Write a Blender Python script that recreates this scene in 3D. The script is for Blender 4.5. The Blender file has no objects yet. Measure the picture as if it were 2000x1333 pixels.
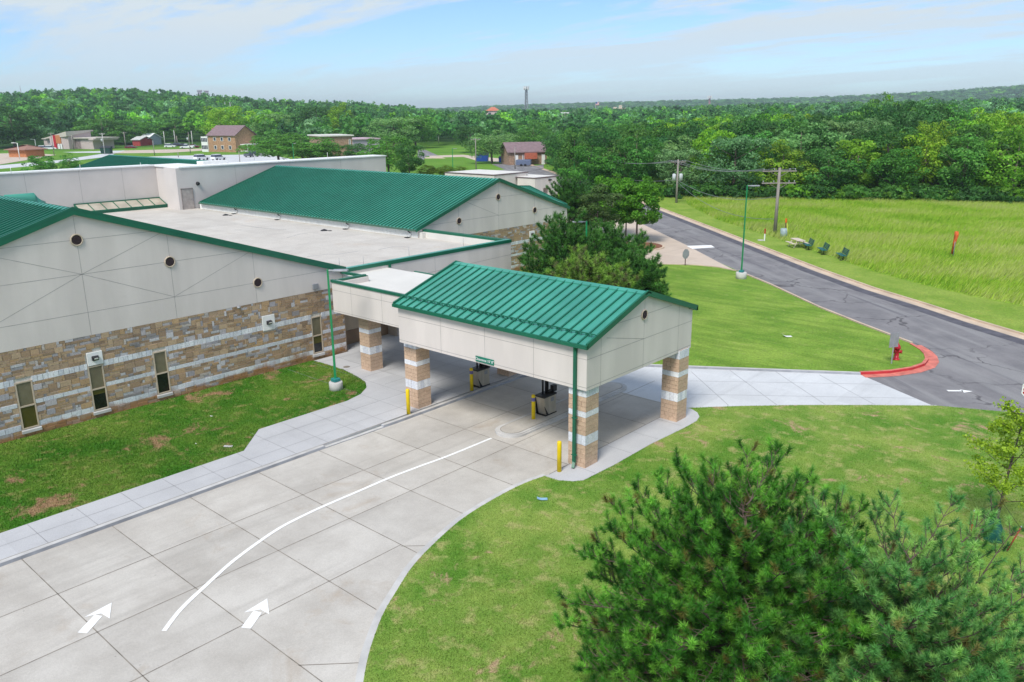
import bpy, math, random
import numpy as np
from math import radians as R, sin, cos, pi, tan, sqrt, atan2, hypot
from mathutils import Vector, Matrix
random.seed(7); rng = np.random.default_rng(7)
scene = bpy.context.scene
col = bpy.data.collections.new("place"); scene.collection.children.link(col)

# ------------------------------------------------------------ survey: photo pixel -> world
F, PI_, RO, TH, H = 1585.9, 0.273687, -0.0104111, -0.731092, 13.0
AX = np.array([cos(TH), sin(TH), 0]); BX = np.array([-sin(TH), cos(TH), 0])
def ray(px, py):
    x = (px-1000)/F; y = -(py-666.5)/F
    c, s = cos(RO), sin(RO); x, y = c*x-s*y, s*x+c*y
    d = np.array([x, cos(PI_)+y*sin(PI_), -sin(PI_)+y*cos(PI_)])
    return np.array([d@AX, d@BX, d[2]])
def G(px, py, z=0.0):
    d = ray(px, py); t = (z-H)/d[2]
    return Vector((d[0]*t, d[1]*t, z))
def ON(px, py, x):
    d = ray(px, py); t = x/d[0]; return Vector((x, d[1]*t, H+d[2]*t))
def HT(P, px, py):
    d = ray(px, py); return H+d[2]/hypot(d[0], d[1])*hypot(P[0], P[1])
def AT(px, py, r):            # point at horizontal range r on the sight line
    d = ray(px, py); t = r/hypot(d[0], d[1]); return Vector((d[0]*t, d[1]*t, H+d[2]*t))

# ------------------------------------------------------------ materials
MATS = {}
def newmat(name):
    m = bpy.data.materials.new(name); m.use_nodes = True
    nt = m.node_tree; return m, nt, nt.nodes, nt.links, nt.nodes["Principled BSDF"]
def mat(name, c, rough=0.7, metal=0.0, var=0.12, scale=3.0, bump=0.0, bscale=40, spec=0.4, c2=None, detail=6, stretch=None, mscale=None):
    if name in MATS: return MATS[name]
    m, nt, N, L, P = newmat(name)
    tc = N.new('ShaderNodeNewGeometry')
    src = tc.outputs['Position']
    if stretch:
        mp = N.new('ShaderNodeMapping'); mp.inputs['Scale'].default_value = stretch
        L.new(src, mp.inputs[0]); src = mp.outputs[0]
    n = N.new('ShaderNodeTexNoise'); n.inputs['Scale'].default_value = scale; n.inputs['Detail'].default_value = detail
    L.new(src, n.inputs['Vector'])
    r = N.new('ShaderNodeValToRGB'); L.new(n.outputs[0], r.inputs[0])
    a = [max(0, v*(1-var)) for v in c]; b = [min(1, v*(1+var)) for v in c]
    if c2: a = list(c); b = list(c2)
    r.color_ramp.elements[0].position = .36; r.color_ramp.elements[0].color = (*a, 1)
    r.color_ramp.elements[1].position = .64; r.color_ramp.elements[1].color = (*b, 1)
    L.new(r.outputs[0], P.inputs['Base Color'])
    P.inputs['Roughness'].default_value = rough; P.inputs['Metallic'].default_value = metal
    P.inputs['Specular IOR Level'].default_value = spec
    if bump:
        bn = N.new('ShaderNodeTexNoise'); bn.inputs['Scale'].default_value = bscale; bn.inputs['Detail'].default_value = 4
        L.new(tc.outputs['Position'], bn.inputs['Vector'])
        bp = N.new('ShaderNodeBump'); bp.inputs['Strength'].default_value = bump; bp.inputs['Distance'].default_value = .02
        L.new(bn.outputs[0], bp.inputs['Height']); L.new(bp.outputs[0], P.inputs['Normal'])
    MATS[name] = m; return m

def mix(N, L, f, a, b, mode='MIX'):
    x = N.new('ShaderNodeMix'); x.data_type = 'RGBA'; x.blend_type = mode
    for s, v in ((x.inputs[0], f), (x.inputs[6], a), (x.inputs[7], b)):
        if hasattr(v, 'links'): L.new(v, s)
        elif isinstance(v, (int, float)): s.default_value = v
        else: s.default_value = (*v, 1)
    return x.outputs[2]
def noise(N, L, src, scale, detail=5, rough=.55, dist=0, stretch=None):
    if stretch:
        mp = N.new('ShaderNodeMapping'); mp.inputs['Scale'].default_value = stretch; L.new(src, mp.inputs[0]); src = mp.outputs[0]
    n = N.new('ShaderNodeTexNoise'); n.inputs['Scale'].default_value = scale; n.inputs['Detail'].default_value = detail
    n.inputs['Roughness'].default_value = rough; n.inputs['Distortion'].default_value = dist
    L.new(src, n.inputs['Vector']); return n.outputs[0]
def ramp(N, L, src, p0, p1, v0=0, v1=1):
    r = N.new('ShaderNodeMapRange'); L.new(src, r.inputs[0])
    r.inputs[1].default_value = p0; r.inputs[2].default_value = p1; r.inputs[3].default_value = v0; r.inputs[4].default_value = v1
    return r.outputs[0]

def grass_mat(name, a, b, dry, dirt, dryamt=.55, dirtamt=.66, fine=30, streak=None):
    m, nt, N, L, P = newmat(name)
    g = N.new('ShaderNodeNewGeometry').outputs['Position']
    c = mix(N, L, ramp(N, L, noise(N, L, g, .35, 6, .6), .38, .62), a, b)
    c = mix(N, L, ramp(N, L, noise(N, L, g, 1.6, 6, .65), dryamt, dryamt+.14, 0, .75), c, dry)
    c = mix(N, L, ramp(N, L, noise(N, L, g, .55, 9, .72, .6), dirtamt, dirtamt+.07, 0, .9), c, dirt)
    if streak: c = mix(N, L, ramp(N, L, noise(N, L, g, 1.0, 4, .5, 0, streak), .45, .6, 0, .45), c, tuple(v*.72 for v in a))
    f = ramp(N, L, noise(N, L, g, fine, 5, .7), .3, .7, .55, 1.45)
    cm = N.new('ShaderNodeCombineColor'); [L.new(f, cm.inputs[i]) for i in range(3)]
    c = mix(N, L, 1.0, c, cm.outputs[0], 'MULTIPLY')
    L.new(c, P.inputs['Base Color']); P.inputs['Roughness'].default_value = .9; P.inputs['Specular IOR Level'].default_value = .15
    bp = N.new('ShaderNodeBump'); bp.inputs['Strength'].default_value = .6; bp.inputs['Distance'].default_value = .05
    L.new(noise(N, L, g, fine*.8, 4), bp.inputs['Height']); L.new(bp.outputs[0], P.inputs['Normal'])
    MATS[name] = m; return m
DIRT = (.33, .19, .115)
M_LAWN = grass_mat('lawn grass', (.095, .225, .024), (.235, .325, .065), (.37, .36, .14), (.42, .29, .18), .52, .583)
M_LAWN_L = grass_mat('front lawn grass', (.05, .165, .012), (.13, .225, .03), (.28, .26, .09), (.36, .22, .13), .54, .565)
M_MID = grass_mat('mown grass', (.135, .255, .028), (.22, .33, .05), (.30, .34, .10), DIRT, .58, .76, 14, (.25, 1.6, 1))
M_GROUND = grass_mat('ground grass', (.08, .185, .020), (.15, .25, .035), (.25, .3, .07), DIRT, .6, .8, 6)
M_VERGE = grass_mat('verge grass', (.16, .27, .03), (.24, .33, .055), (.30, .34, .06), DIRT, .56, .8, 14)
M_FIELD = grass_mat('meadow base', (.16, .30, .03), (.25, .39, .045), (.28, .36, .06), (.12, .2, .02), .58, .7, 5)

def concrete_mat(name, a, b, stain, st=.62, fine=25):
    m, nt, N, L, P = newmat(name)
    g = N.new('ShaderNodeNewGeometry').outputs['Position']
    c = mix(N, L, ramp(N, L, noise(N, L, g, .45, 7, .62), .35, .65), a, b)
    c = mix(N, L, ramp(N, L, noise(N, L, g, .28, 9, .72, .8), st, st+.12, 0, .6), c, stain)
    c = mix(N, L, ramp(N, L, noise(N, L, g, 1.3, 7, .7, .3, (1.8, .5, 1)), .56, .72, 0, .28), c, tuple(v*.74 for v in a))
    c = mix(N, L, ramp(N, L, noise(N, L, g, 1, 4, .6, .4, (1.5, .06, 1)), .56, .72, 0, .30), c, tuple(v*.72 for v in a))
    v = N.new('ShaderNodeTexVoronoi'); v.inputs['Scale'].default_value = 1.1; L.new(g, v.inputs['Vector'])
    c = mix(N, L, ramp(N, L, v.outputs['Distance'], .02, .035, .5, 0), c, tuple(x*.45 for x in a))
    # slab-to-slab shade difference
    mp = N.new('ShaderNodeMapping'); mp.inputs['Scale'].default_value = (1/2.65, 1/2.72, 0); mp.inputs['Location'].default_value = (.735, -.36, 0); L.new(g, mp.inputs[0])
    fl = N.new('ShaderNodeVectorMath'); fl.operation = 'FLOOR'; L.new(mp.outputs[0], fl.inputs[0])
    wn = N.new('ShaderNodeTexWhiteNoise'); L.new(fl.outputs[0], wn.inputs['Vector'])
    f = ramp(N, L, wn.outputs[0], 0, 1, .94, 1.05); cm = N.new('ShaderNodeCombineColor'); [L.new(f, cm.inputs[i]) for i in range(3)]
    c = mix(N, L, 1.0, c, cm.outputs[0], 'MULTIPLY')
    f = ramp(N, L, noise(N, L, g, fine, 5, .7), .3, .7, .90, 1.09); cm = N.new('ShaderNodeCombineColor'); [L.new(f, cm.inputs[i]) for i in range(3)]
    c = mix(N, L, 1.0, c, cm.outputs[0], 'MULTIPLY')
    L.new(c, P.inputs['Base Color']); P.inputs['Roughness'].default_value = .75; P.inputs['Specular IOR Level'].default_value = .3
    MATS[name] = m; return m
M_DRIVE = concrete_mat('drive concrete', (.43, .40, .36), (.545, .515, .47), (.38, .31, .24), .565)
M_WALK = concrete_mat('walk concrete', (.44, .44, .45), (.50, .50, .51), (.38, .36, .35), .62)
M_NEW = concrete_mat('pale concrete', (.53, .54, .55), (.60, .61, .62), (.46, .45, .44), .64)
M_TAN = concrete_mat('tan concrete', (.52, .42, .34), (.58, .48, .39), (.45, .36, .3), .62)
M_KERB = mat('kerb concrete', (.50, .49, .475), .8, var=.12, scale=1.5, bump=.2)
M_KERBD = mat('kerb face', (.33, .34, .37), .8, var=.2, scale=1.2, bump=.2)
M_KERBT = mat('tan kerb', (.56, .44, .33), .8, var=.12, scale=.8)
M_RED = mat('red kerb paint', (.50, .035, .045), .6, var=.15, scale=2)
M_RED2 = mat('faded red paint', (.58, .17, .13), .7, var=.2, scale=2.5)
M_JOINT = mat('joint', (.22, .195, .165), .9, var=.3, scale=2)
M_JOINTP = mat('walk joint', (.27, .27, .28), .9, var=.2, scale=2)
M_PAINT = mat('white road paint', (.88, .88, .87), .6, scale=9, c2=(.78, .78, .77))
def asphalt():
    m, nt, N, L, P = newmat('asphalt')
    g = N.new('ShaderNodeNewGeometry').outputs['Position']
    c = mix(N, L, ramp(N, L, noise(N, L, g, .5, 7, .65), .35, .65), (.165, .16, .168), (.235, .225, .23))
    mp = N.new('ShaderNodeMapping'); mp.inputs['Rotation'].default_value = (0, 0, R(40)); L.new(g, mp.inputs[0])
    c = mix(N, L, ramp(N, L, noise(N, L, mp.outputs[0], 1, 5, .6, .3, (.07, .8, 1)), .48, .60, 0, .7), c, (.27, .265, .265))
    c = mix(N, L, ramp(N, L, noise(N, L, mp.outputs[0], 1, 5, .6, .3, (.05, 1.1, 1)), .58, .66, 0, .7), c, (.125, .12, .135))
    v = N.new('ShaderNodeTexVoronoi'); v.feature = 'DISTANCE_TO_EDGE'; v.inputs['Scale'].default_value = .22
    nn = N.new('ShaderNodeTexNoise'); nn.inputs['Scale'].default_value = .6; nn.inputs['Detail'].default_value = 5; L.new(g, nn.inputs['Vector'])
    ad = N.new('ShaderNodeVectorMath'); ad.operation = 'MULTIPLY_ADD'; L.new(nn.outputs[1], ad.inputs[0]); ad.inputs[1].default_value = (3, 3, 0); L.new(g, ad.inputs[2])
    L.new(ad.outputs[0], v.inputs['Vector'])
    gate = ramp(N, L, noise(N, L, g, .12, 3), .46, .56, 0, 1)
    cr = ramp(N, L, v.outputs[0], .006, .016, 1, 0)
    mu = N.new('ShaderNodeMath'); mu.operation = 'MULTIPLY'; L.new(gate, mu.inputs[0]); L.new(cr, mu.inputs[1])
    c = mix(N, L, mu.outputs[0], c, (.10, .095, .10))
    f = ramp(N, L, noise(N, L, g, 18, 5, .7), .3, .7, .85, 1.15); cm = N.new('ShaderNodeCombineColor'); [L.new(f, cm.inputs[i]) for i in range(3)]
    c = mix(N, L, 1.0, c, cm.outputs[0], 'MULTIPLY')
    L.new(c, P.inputs['Base Color']); P.inputs['Roughness'].default_value = .85; P.inputs['Specular IOR Level'].default_value = .25
    return m
M_ASPH = asphalt()
M_ASPHD = mat('fresh asphalt', (.10, .097, .115), .85, var=.2, scale=1.5, spec=.25)
M_STUC = mat('stucco', (.64, .585, .55), .85, var=.06, scale=.9, bump=.15, bscale=60, spec=.25, stretch=(1, 1, .22))
M_SJ = mat('stucco joint', (.34, .32, .305), .9, var=.1)
M_GREEN = mat('green metal', (.052, .285, .212), .30, 0, var=.14, scale=.55, spec=.6)
M_RIB = mat('shaded green seam', (.006, .115, .068), .45, 0, var=.07, scale=.9, spec=.45)  # side shade of the seams put into the colour, darker than the roof green
M_DGREEN = mat('dark green trim', (.004, .115, .062), .4, var=.1, scale=1, spec=.5)
M_POLE = mat('green pole', (.008, .22, .075), .4, var=.1, scale=1, spec=.5)
M_ROOFW = concrete_mat('white membrane', (.50, .462, .415), (.575, .54, .49), (.50, .41, .32), .585, 9)
M_ROOFN = mat('new membrane', (.64, .62, .58), .8, var=.04, scale=.5, spec=.2)
M_WHITE = mat('white paint', (.78, .78, .77), .6, var=.05)
M_DARK = mat('dark louvre', (.045, .028, .03), .7, var=.3, scale=20)
M_BLACK = mat('black metal', (.015, .015, .017), .45, var=.2)
M_GREY = mat('grey metal', (.33, .34, .36), .5, .3, var=.1)
M_STEEL = mat('brushed steel', (.46, .41, .33), .4, .35, var=.12, scale=5, stretch=(1, 1, .2))
M_YEL = mat('yellow paint', (.78, .56, .005), .45, var=.06)
M_TANF = mat('tan frame', (.52, .43, .33), .5, var=.05)
M_BLIND = mat('olive blind', (.085, .078, .018), .3, var=.15, scale=2, spec=.3)
M_BLINDT = mat('olive beige blind', (.17, .15, .095), .25, var=.12, scale=2, spec=.35)  # upper pane blind, a paler olive beige than the lower one
M_GLASS = mat('dark glass', (.008, .008, .010), .12, var=.1, spec=.7)
M_WOOD = mat('weathered pole', (.27, .24, .22), .9, var=.25, scale=3, stretch=(8, 8, .4))
M_BARK = mat('bark', (.13, .10, .085), .95, var=.35, scale=6)
M_PBARK = mat('pine bark', (.105, .075, .065), .95, var=.35, scale=9)
M_BENCH = mat('bench green', (.004, .11, .10), .5, var=.15)
M_CREAM = mat('cream table', (.62, .53, .44), .7, var=.08)
M_ORANGE = mat('orange cloth', (.75, .17, .02), .7, var=.2)
M_REDM = mat('red enamel', (.45, .012, .025), .35, var=.1)
M_BLUE = mat('blue paint', (.02, .07, .35), .5, var=.1)
M_MULCH = mat('mulch', (.20, .08, .045), .95, var=.3, scale=6)
M_BROWNW = mat('brown wainscot', (.22, .14, .085), .5, var=.15, scale=1.2)
M_TANW = mat('tan wall', (.46, .37, .28), .8, var=.05)
M_SOFF = mat('soffit', (.55, .52, .48), .8, var=.04)
M_POLYC = mat('skylight panel', (.48, .44, .36), .4, var=.18, scale=.8, c2=(.34, .30, .24), spec=.5)
M_WIRE = mat('wire', (.30, .31, .32), .5, .5)

def attr_mat(name, rough=.9, bump=0, spec=.25, stain=False):
    m, nt, N, L, P = newmat(name)
    a = N.new('ShaderNodeVertexColor'); a.layer_name = 'col'
    g = N.new('ShaderNodeNewGeometry').outputs['Position']
    f = ramp(N, L, noise(N, L, g, 14, 6, .7), .3, .7, .78, 1.22); cm = N.new('ShaderNodeCombineColor'); [L.new(f, cm.inputs[i]) for i in range(3)]
    c = mix(N, L, 1.0, a.outputs[0], cm.outputs[0], 'MULTIPLY')
    if stain:   # dark weathering runs and orange clay splashed up the foot of the wall
        c = mix(N, L, ramp(N, L, noise(N, L, g, 1, 5, .6, 0, (1, .8, .22)), .60, .72, 0, .62), c, (.10, .095, .10))
        sp = N.new('ShaderNodeSeparateXYZ'); L.new(g, sp.inputs[0])
        ad = N.new('ShaderNodeMath'); ad.operation = 'MULTIPLY_ADD'; L.new(noise(N, L, g, 1.1, 5), ad.inputs[0]); ad.inputs[1].default_value = -1.5; L.new(sp.outputs[2], ad.inputs[2])
        c = mix(N, L, ramp(N, L, ad.outputs[0], -.45, -.22, .72, 0), c, (.36, .17, .06))
    L.new(c, P.inputs['Base Color']); P.inputs['Roughness'].default_value = rough; P.inputs['Specular IOR Level'].default_value = spec
    bp = N.new('ShaderNodeBump'); bp.inputs['Strength'].default_value = .5; bp.inputs['Distance'].default_value = .02
    L.new(noise(N, L, g, 22, 5), bp.inputs['Height']); L.new(bp.outputs[0], P.inputs['Normal'])
    return m
M_STONE = attr_mat('ashlar stone', stain=True)
M_BLOCK = attr_mat('split block')

def leaf_mat(name, trans=.42, rough=.55, spec=.3):
    m, nt, N, L, P = newmat(name)
    a = N.new('ShaderNodeVertexColor'); a.layer_name = 'col'
    oi = N.new('ShaderNodeObjectInfo')
    c = mix(N, L, 1.0, a.outputs[0], oi.outputs['Color'], 'MULTIPLY')
    L.new(c, P.inputs['Base Color']); P.inputs['Roughness'].default_value = rough; P.inputs['Specular IOR Level'].default_value = spec
    t = N.new('ShaderNodeBsdfTranslucent'); L.new(c, t.inputs[0])
    mx = N.new('ShaderNodeMixShader'); mx.inputs[0].default_value = trans
    L.new(P.outputs[0], mx.inputs[1]); L.new(t.outputs[0], mx.inputs[2])
    L.new(mx.outputs[0], N['Material Output'].inputs[0])
    return m
M_LEAF = leaf_mat('leaves'); M_NEEDLE = leaf_mat('needles', .12, .5); M_BLADE = leaf_mat('grass blades', .3, .7, .15)

# ------------------------------------------------------------ object helpers
def tag(o, label=None, cat=None, group=None, kind=None):
    if label: o['label'] = label
    if cat: o['category'] = cat
    if group: o['group'] = group
    if kind: o['kind'] = kind
    return o
def thing(name, loc, label, cat, group=None, rz=0.0):
    o = bpy.data.objects.new(name, None); col.objects.link(o); o.empty_display_size = .2
    o.location = loc; o.rotation_euler = (0, 0, rz)
    return tag(o, label, cat, group)
def root_of(o):
    while o.parent: o = o.parent
    return o
class MB:
    def __init__(s): s.v = []; s.f = []; s.m = []; s.c = []; s.sm = []; s.cur = None
    def face(s, pts, mi=0, c=None, smooth=False):
        b = len(s.v); s.v += [tuple(p) for p in pts]; s.f.append(tuple(range(b, b+len(pts)))); s.m.append(mi); s.c.append(c or s.cur or (1, 1, 1)); s.sm.append(smooth)
        return s
    def hexa(s, p, mi=0, c=None):   # 8 pts: bottom 0-3 ccw, top 4-7
        b = len(s.v); s.v += [tuple(q) for q in p]
        for f in ((0, 3, 2, 1), (4, 5, 6, 7), (0, 1, 5, 4), (1, 2, 6, 5), (2, 3, 7, 6), (3, 0, 4, 7)):
            s.f.append(tuple(b+i for i in f)); s.m.append(mi); s.c.append(c or s.cur or (1, 1, 1)); s.sm.append(False)
        return s
    def box(s, x0, x1, y0, y1, z0, z1, mi=0, c=None):
        return s.hexa([(x0, y0, z0), (x1, y0, z0), (x1, y1, z0), (x0, y1, z0), (x0, y0, z1), (x1, y0, z1), (x1, y1, z1), (x0, y1, z1)], mi, c)
    def prism(s, poly, z0, z1, mi=0, mtop=None, mside=None):
        a = sum(poly[i-1][0]*poly[i][1]-poly[i][0]*poly[i-1][1] for i in range(len(poly)))
        if a < 0: poly = poly[::-1]
        n = len(poly); b = len(s.v)
        s.v += [(p[0], p[1], z0) for p in poly]+[(p[0], p[1], z1) for p in poly]
        s.f.append(tuple(range(b+n, b+2*n))); s.m.append(mi if mtop is None else mtop); s.f.append(tuple(range(b+n-1, b-1, -1))); s.m.append(mi)
        s.c += [s.cur or (1, 1, 1)]*(n+2); s.sm += [False]*(n+2)
        for i in range(n):
            j = (i+1) % n; s.f.append((b+i, b+j, b+n+j, b+n+i)); s.m.append(mi if mside is None else mside)
        return s
    def slab(s, poly, z):   # flat sheet
        return s.prism(poly, z-.06, z)
    def tube(s, pts, rad, n=8, mi=0, cap=True, smooth=True, c=None):
        pts = [Vector(p) for p in pts]
        if not isinstance(rad, (list, tuple)): rad = [rad]*len(pts)
        b = len(s.v); k = len(pts)
        for i, p in enumerate(pts):
            d = (pts[min(i+1, k-1)]-pts[max(i-1, 0)]).normalized()
            u = d.cross(Vector((0, 0, 1)) if abs(d.z) < .95 else Vector((1, 0, 0))).normalized(); w = d.cross(u)
            for j in range(n):
                a = 2*pi*j/n; s.v.append(tuple(p+(u*cos(a)+w*sin(a))*rad[i]))
        for i in range(k-1):
            for j in range(n):
                s.f.append((b+i*n+j, b+(i+1)*n+j, b+(i+1)*n+(j+1) % n, b+i*n+(j+1) % n)); s.m.append(mi); s.c.append(c or s.cur or (1, 1, 1)); s.sm.append(smooth)
        if cap:
            s.f.append(tuple(b+j for j in range(n))); s.f.append(tuple(b+(k-1)*n+j for j in range(n-1, -1, -1)))
            s.m += [mi]*2; s.c += [c or s.cur or (1, 1, 1)]*2; s.sm += [False]*2
        return s
    def bar(s, p, q, w, h=None, mi=0):   # rectangular bar between two points
        p = Vector(p); q = Vector(q); d = (q-p).normalized(); h = h or w
        u = d.cross(Vector((0, 0, 1)) if abs(d.z) < .95 else Vector((1, 0, 0))).normalized()*w/2; t = d.cross(u).normalized()*h/2
        return s.hexa([p-u-t, p+u-t, p+u+t, p-u+t, q-u-t, q+u-t, q+u+t, q-u+t], mi)
    def strip(s, pts, w, z, mi=0, h=.012):   # flat painted strip along a polyline
        pts = [Vector((p[0], p[1], 0)) for p in pts]; n = len(pts); l = []; r = []
        for i in range(n):
            d = (pts[min(i+1, n-1)]-pts[max(i-1, 0)]).normalized(); u = Vector((-d.y, d.x, 0))*w/2; l.append(pts[i]+u); r.append(pts[i]-u)
        for i in range(n-1):
            s.face([(*r[i][:2], z), (*r[i+1][:2], z), (*l[i+1][:2], z), (*l[i][:2], z)], mi)
        return s
    def curb(s, pts, w, z0, z1, mi=0, mface=None, off=0):   # kerb bar along a polyline
        pts = [Vector((p[0], p[1], 0)) for p in pts]; n = len(pts); l = []; r = []
        for i in range(n):
            d = (pts[min(i+1, n-1)]-pts[max(i-1, 0)]).normalized(); u = Vector((-d.y, d.x, 0)); l.append(pts[i]+u*(w/2+off)); r.append(pts[i]-u*(w/2-off))
        mf = mi if mface is None else mface
        for i in range(n-1):
            a, b, c, d = r[i], r[i+1], l[i+1], l[i]
            s.face([(a.x, a.y, z1), (b.x, b.y, z1), (c.x, c.y, z1), (d.x, d.y, z1)], mi)
            s.face([(a.x, a.y, z0), (b.x, b.y, z0), (b.x, b.y, z1), (a.x, a.y, z1)], mf)
            s.face([(c.x, c.y, z0), (d.x, d.y, z0), (d.x, d.y, z1), (c.x, c.y, z1)], mf)
        for e, (a, d) in enumerate(((r[0], l[0]), (l[-1], r[-1]))):
            s.face([(d.x, d.y, z0), (a.x, a.y, z0), (a.x, a.y, z1), (d.x, d.y, z1)], mf)
        return s
    def build(s, name, mats, parent=None, world=True, colattr=False, smooth=False, bevel=0):
        me = bpy.data.meshes.new(name); v = s.v
        if parent is not None and world:
            inv = root_of(parent).matrix_basis.inverted() if root_of(parent) else Matrix()
            v = [tuple(inv @ Vector(p)) for p in v]
        me.from_pydata(v, [], s.f)
        for m in (mats if isinstance(mats, (list, tuple)) else [mats]): me.materials.append(m)
        me.polygons.foreach_set('material_index', s.m)
        me.polygons.foreach_set('use_smooth', [bool(x or smooth) for x in s.sm])
        if colattr:
            a = me.color_attributes.new('col', 'FLOAT_COLOR', 'CORNER'); data = []
            for f, c in zip(s.f, s.c): data += [c[0], c[1], c[2], 1.0]*len(f)
            a.data.foreach_set('color', data)
        me.update(); o = bpy.data.objects.new(name, me); col.objects.link(o)
        if parent is not None: o.parent = parent
        if bevel:
            b = o.modifiers.new('bevel', 'BEVEL'); b.width = bevel; b.segments = 1; b.limit_method = 'ANGLE'
        return o
def struct(o, label=None, kind='structure'): o['kind'] = kind; return o
def fastmesh(name, V, k, mat_, C=None, N=None):    # V: (n*k,3) polygons of k vertices
    n = len(V)//k; me = bpy.data.meshes.new(name)
    me.vertices.add(len(V)); me.vertices.foreach_set('co', np.asarray(V, np.float32).ravel())
    me.loops.add(len(V)); me.loops.foreach_set('vertex_index', np.arange(len(V), dtype=np.int32))
    me.polygons.add(n); me.polygons.foreach_set('loop_start', np.arange(0, n*k, k, dtype=np.int32))
    me.materials.append(mat_)
    if C is not None:
        a = me.color_attributes.new('col', 'FLOAT_COLOR', 'POINT')
        cc = np.ones((len(V), 4), np.float32); cc[:, :3] = np.repeat(C, k, axis=0); a.data.foreach_set('color', cc.ravel())
    me.update(calc_edges=True); return me
def link(name, me, parent=None):
    o = bpy.data.objects.new(name, me); col.objects.link(o)
    if parent is not None: o.parent = parent
    return o
def copy_tree(o, parent=None):
    c = o.copy(); col.objects.link(c); c.parent = parent
    for ch in list(o.children): copy_tree(ch, c)
    return c
def text_mesh(name, s, size, mat_, M, parent, inv=True):
    cu = bpy.data.curves.new(name, 'FONT'); cu.body = s; cu.size = size; cu.extrude = .004; cu.align_x = 'CENTER'; cu.align_y = 'CENTER'
    t = bpy.data.objects.new(name, cu); col.objects.link(t); bpy.context.view_layer.update()
    me = bpy.data.meshes.new_from_object(t.evaluated_get(bpy.context.evaluated_depsgraph_get())); bpy.data.objects.remove(t)
    r = root_of(parent); me.transform((r.matrix_basis.inverted() @ M) if inv else M); me.materials.clear(); me.materials.append(mat_)
    return link(name, me, parent)

# ------------------------------------------------------------ camera
cam = bpy.data.cameras.new('camera'); co = bpy.data.objects.new('camera', cam); scene.collection.objects.link(co)
cam.sensor_width = 36; cam.lens = F/2000*36; cam.clip_start = .1; cam.clip_end = 30000
def fwd(x, y, z):
    # camera axes in world
    c, s = cos(RO), sin(RO)
    X, Y = x, y
    X, Y = c*X-s*Y, s*X+c*Y
    d = np.array([X, z*cos(PI_)+Y*sin(PI_), -z*sin(PI_)+Y*cos(PI_)])
    return Vector((d@AX, d@BX, d[2]))
rx, ry, rz = fwd(1, 0, 0), fwd(0, 1, 0), fwd(0, 0, 1)
Mx = Matrix(((rx.x, ry.x, -rz.x, 0), (rx.y, ry.y, -rz.y, 0), (rx.z, ry.z, -rz.z, H), (0, 0, 0, 1)))
co.matrix_world = Mx; scene.camera = co

# ------------------------------------------------------------ world + sun
SUN_EL, SUN_AZ = 52, None
sd = Vector((.33, -.94, 0)).normalized()             # towards the sun, horizontal
sund = Vector((sd.x*cos(R(SUN_EL)), sd.y*cos(R(SUN_EL)), sin(R(SUN_EL))))
sl = bpy.data.lights.new('sun', 'SUN'); sl.energy = 2.1; sl.angle = R(20); sl.color = (1, .955, .88)
so = bpy.data.objects.new('sun', sl); scene.collection.objects.link(so)
so.rotation_euler = sund.to_track_quat('Z', 'Y').to_euler()
w = bpy.data.worlds.new('World'); scene.world = w; w.use_nodes = True
N, L = w.node_tree.nodes, w.node_tree.links
bg = N['Background']; sky = N.new('ShaderNodeTexSky'); sky.sky_type = 'NISHITA'; sky.sun_disc = False
sky.sun_elevation = R(SUN_EL); sky.sun_rotation = atan2(sund.x, sund.y); sky.dust_density = 0.3; sky.ozone_density = 1.5; sky.altitude = 200
L.new(mix(N, L, 1.0, sky.outputs[0], (.50, .63, .84), 'MULTIPLY'), bg.inputs[0]); bg.inputs[1].default_value = .11
tc = N.new('ShaderNodeTexCoord')
sp = N.new('ShaderNodeSeparateXYZ'); L.new(tc.outputs['Generated'], sp.inputs[0])
az = N.new('ShaderNodeMath'); az.operation = 'ADD'; L.new(sp.outputs[2], az.inputs[0]); az.inputs[1].default_value = .10
am = N.new('ShaderNodeMath'); am.operation = 'MAXIMUM'; L.new(az.outputs[0], am.inputs[0]); am.inputs[1].default_value = .06
dv = N.new('ShaderNodeVectorMath'); dv.operation = 'SCALE'
iv = N.new('ShaderNodeMath'); iv.operation = 'DIVIDE'; iv.inputs[0].default_value = 1; L.new(am.outputs[0], iv.inputs[1])
L.new(tc.outputs['Generated'], dv.inputs[0]); L.new(iv.outputs[0], dv.inputs['Scale'])
mp = N.new('ShaderNodeMapping'); mp.inputs['Rotation'].default_value = (0, 0, R(-42)); mp.inputs['Scale'].default_value = (.35, 1.0, 0); mp.inputs['Location'].default_value = (1.3, .4, 0); L.new(dv.outputs[0], mp.inputs[0])
c1 = noise(N, L, mp.outputs[0], .9, 9, .62, .35); c2 = noise(N, L, mp.outputs[0], 3.4, 10, .70, .6)
ad = N.new('ShaderNodeMath'); ad.operation = 'MULTIPLY_ADD'; L.new(c2, ad.inputs[0]); ad.inputs[1].default_value = .45; L.new(c1, ad.inputs[2])
msk = ramp(N, L, ad.outputs[0], .64, .78, .0, 1.0)
fade = ramp(N, L, sp.outputs[2], .0, .10, .25, 1.0)
mm = N.new('ShaderNodeMath'); mm.operation = 'MULTIPLY'; L.new(msk, mm.inputs[0]); L.new(fade, mm.inputs[1])
b2 = N.new('ShaderNodeBackground'); b2.inputs[0].default_value = (.77, .87, .94, 1); b2.inputs[1].default_value = .52
ms = N.new('ShaderNodeMixShader'); L.new(mm.outputs[0], ms.inputs[0]); L.new(bg.outputs[0], ms.inputs[1]); L.new(b2.outputs[0], ms.inputs[2])
L.new(ms.outputs[0], N['World Output'].inputs[0])
scene.view_settings.view_transform = 'Standard'; scene.view_settings.look = 'None'; scene.view_settings.exposure = 0.88

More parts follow.
